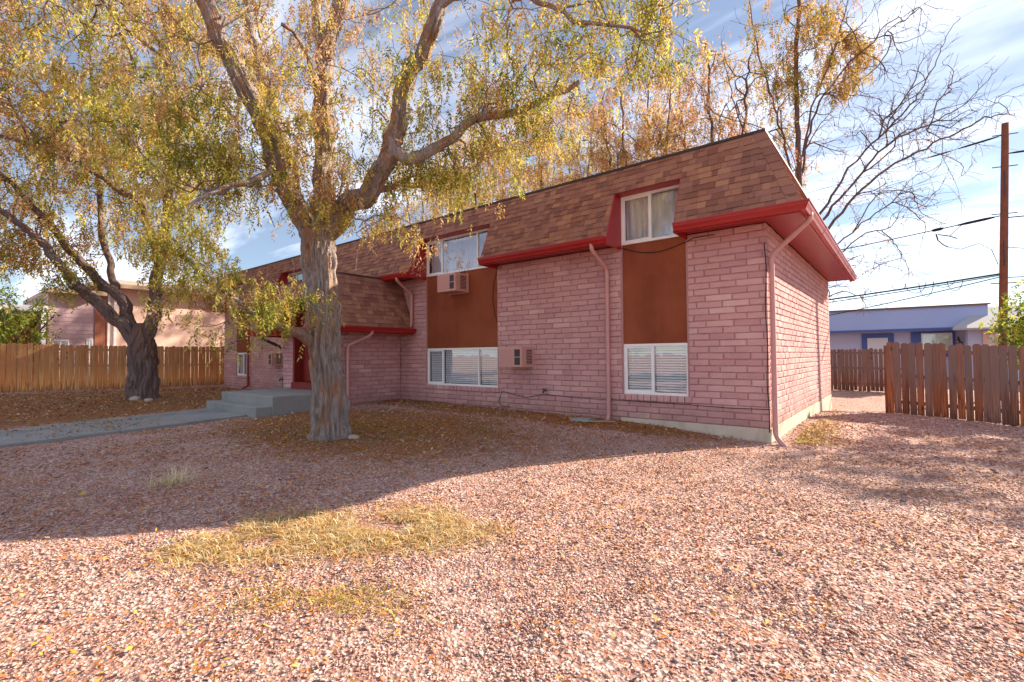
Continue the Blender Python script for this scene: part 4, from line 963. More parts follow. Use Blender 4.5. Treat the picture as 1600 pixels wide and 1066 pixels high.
PAL = {'olive': lin(156, 146, 62)[:3], 'green': lin(118, 128, 52)[:3], 'yellow': lin(224, 206, 108)[:3], 'gold': lin(200, 162, 84)[:3], 'tan': lin(212, 178, 140)[:3], 'orange': lin(200, 140, 90)[:3], 'brown': lin(142, 104, 76)[:3], 'rust': lin(190, 124, 94)[:3], 'lime': lin(178, 180, 76)[:3]}
def leaves(name, pts, n_f, per, ln, wd, weights, parent, seed, spread=.10, hang=.75, mat='leaf', clump=.6):
    """hanging sprays: n_f sprays around each of pts, each a drooping stalk with `per` narrow leaflets; weights: list of (colour, weight)"""
    r = np.random.default_rng(seed); pts = np.asarray(pts); S = np.repeat(pts, n_f, 0) + r.normal(0, spread, (len(pts) * n_f, 3)); ns = len(S)
    hd = r.normal(0, 1, (ns, 3)); hd[:, 2] = 0; hd /= np.linalg.norm(hd, axis=1)[:, None] + 1e-9
    sd_ = hd * (1 - hang) * r.uniform(.4, 1.4, (ns, 1)) + np.array([0, 0, -1.0]) * hang; sd_ /= np.linalg.norm(sd_, axis=1)[:, None]
    t = np.tile(np.linspace(.1, 1, per), ns)[:, None]; SL = ln * per * .34 * r.uniform(.6, 1.3, (ns, 1))
    A = np.repeat(S, per, 0) + np.repeat(sd_ * SL, per, 0) * t
    side = np.repeat(np.cross(sd_, r.normal(0, 1, (ns, 3))), per, 0); side /= np.linalg.norm(side, axis=1)[:, None] + 1e-9
    sg = np.tile(np.where(np.arange(per) % 2, 1.0, -1.0), ns)[:, None]
    ld = side * sg * .62 + np.repeat(sd_, per, 0) * .7 + r.normal(0, .28, (ns * per, 3)); ld /= np.linalg.norm(ld, axis=1)[:, None]
    wv = np.cross(ld, r.normal(0, 1, (ns * per, 3))); wv /= np.linalg.norm(wv, axis=1)[:, None] + 1e-9
    l = ln * r.uniform(.6, 1.25, (ns * per, 1)); w = wd * r.uniform(.7, 1.2, (ns * per, 1))
    nrm = np.cross(ld, wv)
    V = np.stack([A, A + ld * l * .45 + wv * w * .5, A + ld * l + nrm * l * r.uniform(-.25, .1, (ns * per, 1)), A + ld * l * .45 - wv * w * .5], 1).reshape(-1, 3)
    names = [c for c, _ in weights]; wt_ = np.array([w_ for _, w_ in weights], float); wt_ /= wt_.sum(); cum = np.cumsum(wt_)
    q = fbm(S * .55 + seed, 2); q = (q - q.min()) / (q.max() - q.min() + 1e-9); rk = np.argsort(np.argsort(q)) / max(1, ns)
    rk = np.clip(rk * clump + np.repeat(r.random(len(pts)), n_f) * (1 - clump) + r.normal(0, .06, ns), 0, .9999); ci = np.searchsorted(cum, rk); C = np.array([PAL[c] for c in names])[np.clip(ci, 0, len(names) - 1)]
    C = np.repeat(C, per, 0) * r.uniform(.65, 1.25, (ns * per, 1)) * (1 + r.normal(0, .06, (ns * per, 3))); C = np.repeat(np.clip(C, .01, .9), 4, 0)
    F = np.arange(len(V)).reshape(-1, 4); return np_mesh(name, V, F, mat, parent, color=C)

def blob(r, n, c, rad):
    u = r.normal(0, 1, (n, 3)); u /= np.linalg.norm(u, axis=1)[:, None]; return np.array(c) + u * np.array(rad) * r.random((n, 1)) ** .45
def cblob(r, n, u, v, dep, ru, rv, rd):
    """a mass of foliage round a surveyed point: half-sizes ru, rv in photo pixels at that distance, rd metres in depth"""
    c = px(u, v, dep); k = dep / FPX; q = r.normal(0, 1, (n, 3)); q /= np.linalg.norm(q, axis=1)[:, None]; q *= r.random((n, 1)) ** .45
    return c + q[:, :1] * ru * k * _R + q[:, 1:2] * rv * k * np.array([0, 0, 1]) + q[:, 2:] * rd * np.array([_F[0], _F[1], 0])

def finish(tr, root, m, base, flare, split=.05, tip=.0045, ridge=.10):
    tr.radii(tip); L = np.array(root.location); tr.P = [p - L for p in tr.P]; tr.mesh('tree', m, root, base - L[2], flare=flare, split=split, ridge=ridge)
# --- the big tree in front of the house
tA = Tree(1); r_ = np.random.default_rng(21); bA = px(514, 684, 8.45); bA[2] = gz(bA[0], bA[1]) - .05
rootA = empty('honey_locust_tree', bA); tag(rootA, 'large tree with peeling grey and orange bark in front of the house', 'tree')
tA.limb([bA, px(512, 620, 8.45), px(507, 540, 8.45), px(502, 460, 8.45), px(499, 400, 8.45), px(499, 352, 8.45)], .25, .265, wob=.008, step=.16)
tA.limb([px(496, 372, 8.45), px(462, 325, 8.3), px(429, 240, 8.0), px(397, 160, 7.7), px(358, 90, 7.4), px(329, 25, 7.2), px(300, -50, 7.0), px(270, -150, 6.9)], .175, .09)
tA.limb([px(462, 322, 8.3), px(452, 258, 8.8), px(419, 153, 9.4), px(397, 73, 9.8), px(385, 0, 10.1), px(365, -110, 10.5)], .13, .06)
tA.limb([px(500, 372, 8.5), px(504, 310, 8.6), px(507, 207, 8.8), px(507, 127, 9.0), px(510, 72, 9.1), px(531, 0, 9.1), px(548, -90, 9.0), px(565, -190, 9)], .19, .09)
tA.limb([px(507, 90, 9.1), px(497, 30, 9.3), px(488, -20, 9.5), px(478, -120, 9.9)], .11, .06)
tA.limb([px(502, 378, 8.4), px(538, 328, 8.35), px(578, 292, 8.1), px(612, 233, 7.9), px(628, 143, 7.8), px(657, 80, 7.6), px(686, 16, 7.4), px(712, -60, 7.2), px(735, -160, 7.1)], .165, .08)
tA.limb([px(612, 248, 7.9), px(640, 250, 7.85), px(676, 236, 7.8), px(708, 214, 7.8), px(746, 185, 7.8), px(800, 174, 7.7), px(847, 156, 7.7), px(905, 128, 7.7)], .10, .035)
tA.limb([px(577, 300, 8.1), px(620, 290, 8.6), px(683, 286, 9.2), px(740, 268, 9.6)], .065, .03)
tA.limb([px(690, 8, 7.4), px(760, -22, 7.1), px(850, 6, 6.9), px(904, 32, 6.8), px(965, 46, 6.7), px(1030, 50, 6.6)], .055, .015)
tA.limb([px(500, 552, 8.45), px(472, 522, 8.05), px(442, 512, 7.5), px(414, 503, 7.0), px(392, 486, 6.7), px(372, 470, 6.5)], .115, .03)
tA.limb([px(432, 250, 8.0), px(405, 275, 7.7), px(380, 284, 7.5), px(329, 300, 7.2), px(298, 320, 7.0)], .06, .025)
tA.limb([px(507, 150, 9.0), px(470, 60, 8.2), px(440, 38, 7.8)], .06, .03)
TA = np.concatenate([cblob(r_, n, *a) for n, a in [
    (150, (385, 110, 7.8, 150, 150, 2.0)), (75, (530, 30, 8.8, 180, 110, 2.0)), (48, (660, 160, 8.2, 120, 90, 1.6)), (150, (775, 165, 7.9, 140, 75, 1.3)), (110, (880, 40, 7.2, 190, 100, 1.8)),
    (50, (1000, 40, 7.0, 110, 80, 1.5)), (60, (478, 250, 8.2, 70, 75, .9)), (45, (590, 255, 8.3, 90, 50, .9)), (70, (350, 275, 7.8, 80, 50, 1.2)), (44, (398, 468, 6.9, 62, 22, .6)), (8, (415, 488, 7.2, 50, 14, .4)),
    (170, (500, -160, 8.6, 420, 150, 3.0)), (50, (690, 262, 8.3, 90, 30, .7)), (24, (520, 320, 8.1, 70, 35, .5)), (60, (300, 190, 7.6, 90, 100, 1.5)), (14, (590, 352, 8.0, 80, 22, .4))]])
tA.grow(TA, up=.10)
tA.grow(np.array(tA.P)[r_.choice(np.arange(400, len(tA.P)), 1500)] + r_.normal(0, .30, (1500, 3)) + np.array([0, 0, -.10]), step=.16, wob=.015, up=.05)
finish(tA, rootA, 'bark', bA[2], .62, ridge=.20)
LP = np.array(tA.P)[tA.leaf_nodes(.010)]; LP = LP[r_.random(len(LP)) < .33]
WA = [('olive', 3.0), ('green', 1.5), ('lime', 1.2), ('yellow', 2.0), ('gold', 1.8), ('tan', 3.2), ('orange', .9), ('brown', .8)]
_right = (LP @ np.array([_R[0], _R[1], 0]) + bA @ np.array([_R[0], _R[1], 0])) > -1.0
leaves('crown', LP, 7, 8, .072, .023, WA, rootA, 3, spread=.10, hang=.74, clump=.5)

# --- the multi-stemmed tree by the cedar fence
tB = Tree(2); bB = px(222, 624, 16.2); bB[2] = gz(bB[0], bB[1]) - .05
rootB = empty('spreading_tree', bB); tag(rootB, 'dark multi-stemmed tree with drooping yellow green leaves by the cedar fence', 'tree')
tB.limb([bB, px(222, 590, 16.2), px(221, 560, 16.2), px(219, 535, 16.2), px(219, 505, 16.2)], .50, .48, wob=.01, step=.2, rs=[.42, .40, .40, .37, .10])
tB.limb([px(218, 545, 16.2), px(190, 508, 16.0), px(145, 469, 15.6), px(117, 448, 15.3), px(98, 417, 15.0), px(70, 385, 14.7), px(30, 350, 14.3), px(-40, 300, 14)], .20, .05, step=.3)
tB.limb([px(219, 545, 16.2), px(204, 505, 16.3), px(192, 474, 16.3), px(178, 457, 16.2), px(150, 434, 16.0), px(113, 394, 15.6), px(60, 330, 15.2), px(0, 270, 15)], .20, .05, step=.3)
tB.limb([px(184, 463, 16.2), px(178, 441, 16.6), px(173, 410, 16.9), px(162, 380, 17.1), px(156, 300, 17.4), px(150, 200, 17.6), px(140, 80, 17.8)], .12, .04, step=.3)
tB.limb([px(224, 545, 16.2), px(234, 511, 16.4), px(241, 480, 16.6), px(246, 440, 16.8), px(250, 400, 16.9), px(262, 330, 17), px(265, 180, 17.2), px(260, 60, 17.3), px(250, -60, 17.4)], .21, .05, step=.3)
tB.limb([px(248, 420, 16.8), px(236, 370, 16.3), px(223, 320, 15.9), px(188, 296, 15.6), px(150, 270, 15.2), px(120, 252, 15.0), px(50, 230, 14.6), px(-20, 205, 14.3)], .12, .05, step=.3)
tB.limb([px(250, 405, 16.9), px(262, 388, 16.3), px(285, 400, 15.7), px(312, 425, 15.1), px(330, 446, 14.7), px(360, 458, 14.2)], .13, .03, step=.3)
tB.limb([px(262, 330, 17), px(276, 230, 16.5), px(272, 120, 16.0), px(225, 66, 15.6), px(178, 25, 15.3), px(140, -30, 15)], .09, .04, step=.3)
r_ = np.random.default_rng(22)
TB = np.concatenate([cblob(r_, n, *a) for n, a in [
    (90, (20, 370, 15.2, 100, 52, 2.2)), (200, (90, 210, 15.4, 190, 130, 3.0)), (150, (250, 240, 16.2, 130, 120, 2.8)), (44, (285, 375, 15.4, 80, 36, 1.8)), (12, (265, 425, 16.0, 70, 18, 1.2)), (14, (345, 430, 14.7, 40, 20, .9)),
    (160, (200, 60, 16.2, 240, 110, 3.0)), (90, (40, 40, 14.5, 150, 120, 2.6)), (90, (-70, 250, 15, 110, 200, 3.0)), (120, (120, -100, 16, 320, 120, 4.0)), (12, (110, 440, 15.6, 40, 20, 1.0)), (8, (300, 460, 15.0, 40, 16, .8))]])
tB.grow(TB, step=.4, wob=.05)
tB.grow(np.array(tB.P)[r_.choice(np.arange(300, len(tB.P)), 1900)] + r_.normal(0, .5, (1900, 3)) + np.array([0, 0, -.16]), step=.3, wob=.03, up=.05)
finish(tB, rootB, 'bark_dark', bB[2], .30, tip=.006, ridge=.16)
LP = np.array(tB.P)[tB.leaf_nodes(.016)]; LP = LP[r_.random(len(LP)) < .38]
WB = [('olive', 3.0), ('lime', 1.6), ('yellow', 2.4), ('gold', 1.8), ('tan', 2.6), ('orange', .8), ('green', 1.4)]
leaves('crown', LP, 6, 8, .125, .046, WB, rootB, 4, spread=.17, hang=.74, clump=.5)

# --- trees behind the house
def back_tree(name, x, y, h, rx, rz, cz, label, seed, weights, keep, fronds, trunk_r=.13, stems=4, nt=300, leaf=.135, lw=.045, lean=(0, 0), per=8, group=None):
    t_ = Tree(seed); r = np.random.default_rng(seed); b = np.array([x, y, gz(x, y) - .1]); root = empty(name, b); tag(root, label, 'tree', group)
    fk = 1.6 + r.random() * 1.2; t_.limb([b, b + np.array([.05, 0, fk * .5]), b + np.array([lean[0] * .2, 0, fk])], trunk_r * 1.25, trunk_r, wob=.02)
    for k in range(stems):
        a = k * 2 * math.pi / stems + r.uniform(-.5, .5); o = np.array([math.cos(a), math.sin(a), 0]); s = r.uniform(.55, .95); hh = h * r.uniform(.8, 1.0)
        t_.limb([b + np.array([0, 0, fk]), b + o * .25 * s + np.array([0, 0, fk + 1.0]), b + o * rx * .35 * s + np.array([lean[0] * .4, lean[1] * .4, hh * .55]), b + o * rx * .6 * s + np.array([lean[0], lean[1], hh * .95])], trunk_r * .8, .03, step=.4, wob=.05)
    c = b + np.array([lean[0], lean[1], cz]); T = blob(r, nt, c, (rx, rx, rz)); t_.grow(T, step=.45, wob=.06, up=.15, ang=1.0)
    if nt > 60: t_.grow(np.array(t_.P)[r.choice(np.arange(60, len(t_.P)), nt * 3)] + r.normal(0, .45, (nt * 3, 3)), step=.3, wob=.03, up=.08, ang=1.0)
    finish(t_, root, 'bark_back', b[2], .3, tip=.0075, ridge=.05)
    LP = np.array(t_.P)[t_.leaf_nodes(.02)]; LP = LP[fbm(LP * .6 + seed, 2) > np.quantile(fbm(LP * .6 + seed, 2), 1 - keep)]
    if len(LP): leaves('crown', LP, fronds, per, leaf, lw, weights, root, seed + 50, spread=.18, hang=.85)
    return root
AUT = [('rust', 2.2), ('orange', 2.2), ('tan', 2.4), ('gold', 1.4), ('olive', 1.0), ('brown', 1.0)]
YEL = [('olive', 2.2), ('yellow', 1.6), ('tan', 2.6), ('gold', 1.4), ('orange', .8), ('lime', .8)]
back_tree('ash_tree', -6.2, 22.3, 16.5, 3.4, 6.0, 10.0, 'slim tree with rusty leaves behind the roof beside the bare tree', 31, AUT, .6, 2)
back_tree('ash_tree', -9.6, 21.8, 17.0, 3.6, 6.0, 10.2, 'slender many-stemmed tree with orange tan leaves rising behind the roof middle', 32, AUT, .8, 3)
back_tree('ash_tree', -14.8, 22.5, 17.0, 4.0, 6.0, 10.4, 'tree with thin tan and olive leaves behind the roof above the wide window', 33, YEL, .85, 3)
back_tree('ash_tree', -20.5, 22.5, 17, 4.4, 6.0, 10, 'tree with sparse olive leaves behind the roof near the big trunk', 34, YEL, .85, 3)
back_tree('ash_tree', -27.0, 24.0, 17, 4.6, 6.0, 10, 'far tree with tan leaves seen behind the left crown', 35, YEL, .8, 2)
# the nearly bare tree at the right corner
tC = Tree(41); r_ = np.random.default_rng(41); bC = np.array([-3.1, 22.0, gz(-3.1, 22) - .1]); rootC = empty('bare_tree', bC); tag(rootC, 'nearly bare tree with long branches arching right over the house corner', 'tree')
D = 19.0
tC.limb([bC, px(1251, 480, D), px(1250, 380, D), px(1248, 280, D), px(1246, 200, D), px(1244, 110, D), px(1248, 20, D), px(1255, -80, D)], .15, .05, step=.4, wob=.03)
for pts, r0 in [([(1250, 360), (1285, 330), (1322, 270), (1352, 235), (1400, 190), (1445, 130), (1478, 60), (1500, 30)], .055), ([(1250, 400), (1280, 350), (1320, 300), (1385, 228), (1460, 190), (1510, 160), (1556, 112)], .055),
                ([(1250, 420), (1300, 350), (1370, 275), (1440, 235), (1500, 205), (1545, 182), (1585, 180)], .055), ([(1248, 300), (1266, 200), (1300, 130), (1360, 70), (1420, 25), (1455, 0)], .05), ([(1248, 330), (1230, 240), (1205, 150), (1180, 60), (1165, -40)], .05),
                ([(1248, 260), (1275, 150), (1310, 60), (1330, -40)], .045), ([(1250, 430), (1310, 380), (1375, 330), (1420, 300), (1440, 330), (1480, 350)], .035), ([(1251, 450), (1290, 420), (1330, 380), (1370, 360), (1400, 385), (1420, 420)], .03), ([(1251, 470), (1290, 465), (1320, 455), (1345, 465), (1352, 480)], .025),
                ([(1250, 380), (1215, 300), (1180, 240), (1150, 170), (1130, 90)], .045)]:
    dd = D + r_.uniform(-.3, .3); tC.limb([px(u, v, D + (dd - D) * i + r_.uniform(-.25, .25) * i) for i, (u, v) in enumerate(pts)], r0, .012, step=.35, wob=.03)
TC = np.concatenate([cblob(r_, n, u, v, D, ru, rv, 1.6) for n, u, v, ru, rv in [(200, 1400, 170, 120, 100), (90, 1350, 60, 110, 70), (60, 1250, 90, 100, 110), (50, 1480, 190, 80, 60), (50, 1360, 300, 90, 70), (40, 1330, 420, 70, 50), (30, 1440, 300, 60, 50), (60, 1230, 200, 90, 80)]])
tC.grow(TC, step=.4, wob=.025, up=.06, ang=1.8)
tC.grow(np.array(tC.P)[r_.choice(np.arange(60, len(tC.P)), 2800)] + r_.normal(0, .45, (2800, 3)) + np.array([.15, .1, .05]), step=.25, wob=.012, up=.03, ang=1.8)
finish(tC, rootC, 'bark_back', bC[2], .3, tip=.0062, ridge=.05)
AP = np.array(tC.P); W_ = AP + np.array(rootC.location); q = W_ - np.array([0, 0, H_EYE]); dq = q @ _F; uu = 800 + FPX * (q @ _R) / dq; vv = 533 - FPX * (q @ _U) / dq
thin = tC.rad < .02; gold = thin & (((uu - 1250) / 115) ** 2 + ((vv - 70) / 110) ** 2 + 2.2 * (fbm(AP * .9, 3) - .5) < .75) & (fbm(AP * .8, 2) > .47); pods = thin & (uu > 1280) & (vv > 190) & (r_.random(len(AP)) < .22)
leaves('crown', AP[gold], 2, 9, .12, .045, [('olive', 2), ('gold', 2.6), ('orange', 1), ('yellow', 1.2), ('brown', .6)], rootC, 91, spread=.12, hang=.9)
leaves('foliage', AP[pods], 1, 2, .14, .03, [('brown', 2), ('tan', 1), ('rust', .6)], rootC, 92, spread=.06, hang=.95)
# leafy shrub tree right of the picture, behind the dark fence; its shade falls on the gravel
tS = Tree(51); r_ = np.random.default_rng(51); bS = np.array([5.2, 18.2, gz(5.2, 18.2) - .1]); rootS = empty('leafy_shrub', bS); tag(rootS, 'bright green leafy bush overhanging the dark fence at the picture edge', 'bush')
tS.limb([bS, bS + [0, 0, 1.0], bS + [-.2, 0, 2.2]], .12, .08)
for k in range(5): a = k * 1.26; tS.limb([bS + [0, 0, .9], bS + [math.cos(a) * .8, math.sin(a) * .8, 2.0], bS + [math.cos(a) * 1.7, math.sin(a) * 1.6, 3.4]], .06, .02)
tS.limb([bS + [0, 0, .9], bS + [-1.2, -.2, 1.6], bS + [-2.4, -.5, 2.3]], .05, .02)
tS.grow(np.concatenate([blob(r_, 170, bS + [0, 0, 3.4], (2.3, 2.2, 2.0)), blob(r_, 200, bS + [.2, .3, 5.6], (2.5, 2.4, 1.8)), blob(r_, 150, bS + [-2.35, -.5, 2.5], (1.05, 1.0, 1.35))]), step=.3)
finish(tS, rootS, 'bark_back', bS[2], .2, tip=.006)
PAL['leafg'] = lin(120, 150, 48)[:3]; PAL['leafy'] = lin(186, 190, 70)[:3]; PAL['leafd'] = lin(84, 116, 46)[:3]
leaves('crown', np.array(tS.P)[tS.leaf_nodes(.012)], 4, 7, .10, .05, [('leafg', 3), ('leafy', 2), ('leafd', 2)], rootS, 52, spread=.12, hang=.4)
# green bush behind the cedar fence at the left edge
tG = Tree(61); r_ = np.random.default_rng(61); bG = np.array([-28.6, 2.2, gz(-28.6, 2.2) - .1]); rootG = empty('green_bush', bG); tag(rootG, 'dense green bush behind the cedar fence at the left edge', 'bush')
tG.limb([bG, bG + [0, 0, .8], bG + [0, 0, 1.8]], .1, .06)
for k in range(5): a = k * 1.26; tG.limb([bG + [0, 0, .8], bG + [math.cos(a) * .7, math.sin(a) * .8, 2.0], bG + [math.cos(a) * 1.3, math.sin(a) * 1.6, 3.2]], .05, .02)
tG.grow(blob(r_, 230, bG + [0, -.2, 2.9], (1.4, 1.9, 1.7)), step=.35); finish(tG, rootG, 'bark_back', bG[2], .2, tip=.007)
leaves('crown', np.array(tG.P)[tG.leaf_nodes(.015)], 2, 7, .13, .06, [('leafg', 3), ('lime', 2), ('leafd', 2), ('yellow', .7)], rootG, 62, spread=.18, hang=.5)
for i, (x, y, s, l) in enumerate([(3.2, 58, 1.0, 'small distant bare tree just above the blue parapet'), (-1.5, 60, .8, 'faint distant bare treetop left of the other above the blue parapet')]):
    back_tree('distant_tree', x, y, 6.2 * s, 2.0, 1.6, 4.8 * s, l, 71 + i, AUT, .08, 1, trunk_r=.1, stems=4, nt=60, leaf=.1)

# ------------------------------------------------------------------ gravel stones, litter, dry grass
r_ = np.random.default_rng(77)
def in_wedge(n, d0, d1, half=64):
    d = np.sqrt(r_.uniform(d0 * d0, d1 * d1, n)); a = YAW + math.pi / 2 + np.radians(r_.uniform(-half, half, n)); return d * np.cos(a), d * np.sin(a), d
def free(x, y):
    ok = ~((x > -14.66) & (x < -12.04) & (y < 5)) & ~((x > -14.7) & (x < -11.5) & (y > 4.9) & (y < 9)) & ~((x > X0) & (x < X1 + .02) & (y > Y0 - .02) & (y < Y1)) & ~((x > EX0) & (x < EX1) & (y > EY) & (y < Y0 + .1))
    return ok & (np.hypot(x - bA[0], y - bA[1]) > .45)
GP = np.array([lin(198, 164, 156), lin(214, 184, 176), lin(222, 200, 196), lin(188, 142, 128), lin(166, 116, 98), lin(156, 138, 140), lin(230, 216, 212), lin(122, 110, 114), lin(204, 162, 138), lin(178, 112, 82)])[:, :3]
GW = np.array([2.6, 2.4, 1.3, 2.0, 1.2, 1.0, .6, .7, 1.6, .9]); GW /= GW.sum()
def stones(name, x, y, size, kind):
    n = len(x); z = gz(x, y) + (fbm(np.stack([x * 1.7, y * 1.7, x * 0], -1), 3) - .5) * .05; size = size * np.where(r_.random(n) < .05, r_.uniform(1.4, 2.1, n), 1.0)
    if kind == 'octa':
        base = np.array([(1, 0, 0), (0, 1, 0), (-1, 0, 0), (0, -1, 0), (0, 0, 1), (0, 0, -1.)]); F0 = np.array([(0, 1, 4), (1, 2, 4), (2, 3, 4), (3, 0, 4), (1, 0, 5), (2, 1, 5), (3, 2, 5), (0, 3, 5)])
    else:
        base = np.array([(a, b, c) for c in (-.6, .6) for b in (-.7, .7) for a in (-.8, .8)]); F0 = np.array([(0, 2, 3), (0, 3, 1), (4, 5, 7), (4, 7, 6), (0, 1, 5), (0, 5, 4), (1, 3, 7), (1, 7, 5), (3, 2, 6), (3, 6, 7), (2, 0, 4), (2, 4, 6)])
    k = len(base); B = base[None] * r_.uniform(.65, 1.3, (n, k, 1)) + r_.normal(0, .12, (n, k, 3))
    B = B * (size[:, None, None] * np.stack([r_.uniform(.7, 1.25, n), r_.uniform(.6, 1.0, n), r_.uniform(.26, .48, n)], 1)[:, None, :])
    a = r_.uniform(0, 6.283, n); ti = r_.normal(0, .35, n); ca, sa, ct, st = np.cos(a), np.sin(a), np.cos(ti), np.sin(ti)
    x1 = B[..., 0] * ct[:, None] + B[..., 2] * st[:, None]; z1 = -B[..., 0] * st[:, None] + B[..., 2] * ct[:, None]
    V = np.stack([x1 * ca[:, None] - B[..., 1] * sa[:, None] + x[:, None], x1 * sa[:, None] + B[..., 1] * ca[:, None] + y[:, None], z1 + (z + size * .22)[:, None]], -1).reshape(-1, 3)
    F = (F0[None] + (np.arange(n) * k)[:, None, None]).reshape(-1, 3); C = GP[r_.choice(len(GP), n, p=GW)] * r_.uniform(.8, 1.12, (n, 1)) * np.array([.93, .88, .84]); C = np.repeat(np.clip(C, 0, .92), k, 0)
    return tag(np_mesh(name, V, F, 'stone', color=C), kind='stuff')
def field(n, d0, d1, dens=None):
    x, y, d = in_wedge(n, d0, d1); ok = free(x, y) & (r_.random(n) > litter_amount(x, y) * .85) & ((fbm(np.stack([x * .9, y * .9, x * 0 + 4], -1), 3) > .40) | (r_.random(n) < .45)); return x[ok], y[ok], d[ok]
x, y, d = field(60000, 1.0, 3.6); tag(stones('gravel', x, y, r_.uniform(.0055, .012, len(x)), 'octa'), 'loose pink and white gravel stones in the foreground', 'gravel')
x, y, d = field(80000, 3.6, 8.5); tag(stones('gravel', x, y, r_.uniform(.0085, .0155, len(x)), 'octa'), 'pink gravel stones in the middle of the yard', 'gravel')
x, y, d = field(46000, 8.5, 17); ok = x > -12; tag(stones('gravel', x[ok], y[ok], r_.uniform(.016, .028, ok.sum()), 'octa'), 'far pink gravel stones towards the fences', 'gravel')

def litter(name, x, y, size, weights, lift=.012, seed=1):
    n = len(x); r = np.random.default_rng(seed); z = gz(x, y) + (fbm(np.stack([x * 1.7, y * 1.7, x * 0], -1), 3) - .5) * .05 + lift + r.uniform(0, .015, n)
    a = r.uniform(0, 6.283, n); l = size * r.uniform(.6, 1.3, n); w = l * r.uniform(.28, .5, n); u = np.stack([np.cos(a), np.sin(a), r.normal(0, .35, n)], 1); v = np.stack([-np.sin(a), np.cos(a), r.normal(0, .35, n)], 1); c = np.stack([x, y, z], 1)
    V = np.stack([c - u * l[:, None] / 2, c + v * w[:, None] / 2 + [0, 0, .004], c + u * l[:, None] / 2, c - v * w[:, None] / 2], 1).reshape(-1, 3)
    wt_ = np.array([q for _, q in weights], float); wt_ /= wt_.sum(); C = np.array([PAL[q] for q, _ in weights])[r.choice(len(weights), n, p=wt_)] * r.uniform(.6, 1.2, (n, 1)); C = np.repeat(np.clip(C, .01, .9), 4, 0)
    return tag(np_mesh(name, V, np.arange(4 * n).reshape(-1, 4), 'litter', color=C), kind='stuff')
PAL['leafo'] = lin(200, 122, 50)[:3]; PAL['leafb'] = lin(152, 92, 46)[:3]; PAL['leafgold'] = lin(216, 160, 66)[:3]
LW = [('orange', 2), ('brown', 2.4), ('tan', 2), ('gold', 1.4), ('rust', 1.6)]
x, y, d = in_wedge(90000, 4, 26); p = litter_amount(x, y); ok = free(x, y) & (r_.random(len(x)) < p * .7 + .04); 
tag(litter('fallen_leaves', x[ok], y[ok], .055 + .0015 * d[ok], LW, .014, 3), 'brown and tan fallen leaves covering the shaded yard', 'leaves')
x, y, d = in_wedge(60000, 1.3, 12); cl_ = fbm(np.stack([x * 1.3, y * 1.3, x * 0], -1), 3); ok = free(x, y) & (r_.random(len(x)) < np.clip((cl_ - .37) * 4.5, .08, .95)); tag(litter('scattered_leaves', x[ok], y[ok], .036 + 0 * x[ok], [('leafo', 3), ('leafgold', 1.6), ('rust', 1.6), ('leafb', 2.6)], .02, 4), 'orange and yellow leaves scattered over the gravel', 'leaves')
n = 2600; x = -1.5 + np.abs(r_.normal(0, .28, n)); y = 9.3 + r_.gamma(1.4, 1.0, n); ok = y < 15; tag(litter('leaf_drift', x[ok], y[ok], .045 + 0 * x[ok], [('gold', 3), ('yellow', 2.5), ('orange', 2), ('tan', 1)], .02, 5), 'golden leaf drift along the sunlit foundation', 'leaves')
n = 900; x = r_.choice([-14.0, -13.2, -12.9, -12.5, -13.9], n) + r_.normal(0, .3, n); y = r_.choice([.6, 1.6, 2.5, 3.0], n) + r_.normal(0, .35, n); ok = (x > -14.6) & (x < -12.1)
zz = litter('walk_leaves', x[ok], y[ok], .06 + 0 * x[ok], LW, .06, 6); tag(zz, 'brown leaf streaks lying on the concrete walk', 'leaves')

def straw(name, n, cx, cy, sx, sy, hgt, label, seed, weights, flat=.6, end=None, ragged=.36):
    r = np.random.default_rng(seed); q = r.random(n) if end else np.zeros(n); e_ = end or (cx, cy); x = cx + (e_[0] - cx) * q + r.normal(0, sx, n); y = cy + (e_[1] - cy) * q + r.normal(0, sy, n); keep = fbm(np.stack([x * 2.3, y * 2.3, x * 0 + seed], -1), 3) + r.normal(0, .05, n) > ragged; x, y = x[keep], y[keep]; n = len(x)
    z = gz(x, y) + .0; a = r.uniform(0, 6.283, n); l = hgt * r.uniform(.5, 1.5, n); fl = r.uniform(.2, 1, n) ** flat; w = r.uniform(.0022, .0042, n)
    d1 = np.stack([np.cos(a) * fl, np.sin(a) * fl, 1.25 - fl], 1); d2 = np.stack([np.cos(a + r.normal(0, .6, n)) * (fl + .5), np.sin(a) * (fl + .5), .55 - fl * .8], 1); s = np.stack([-np.sin(a), np.cos(a), 0 * a], 1)
    c = np.stack([x, y, z], 1); m = c + d1 * l[:, None] * .5; e = m + d2 * l[:, None] * .5; e[:, 2] = np.maximum(e[:, 2], z + .012)
    V = np.stack([c - s * w[:, None], c + s * w[:, None], m + s * w[:, None] * .8, m - s * w[:, None] * .8, e + s * w[:, None] * .3, e - s * w[:, None] * .3], 1).reshape(-1, 3)
    k = (np.arange(n) * 6)[:, None]; F = np.concatenate([k + [0, 1, 2, 3], k + [3, 2, 4, 5]], 0)
    wt_ = np.array([q for _, q in weights], float); wt_ /= wt_.sum(); C = np.repeat(np.clip(np.array([PAL[q] for q, _ in weights])[r.choice(len(weights), n, p=wt_)] * r.uniform(.7, 1.25, (n, 1)), 0, .9), 6, 0)
    return tag(np_mesh(name, V, F, 'straw', color=C), label, 'grass', kind='stuff')
PAL['straw'] = lin(226, 200, 156)[:3]; PAL['straw2'] = lin(208, 168, 116)[:3]; PAL['straw3'] = lin(244, 228, 190)[:3]; PAL['leafo'] = lin(200, 122, 50)[:3]; PAL['leafb'] = lin(152, 92, 46)[:3]; PAL['leafgold'] = lin(216, 160, 66)[:3]
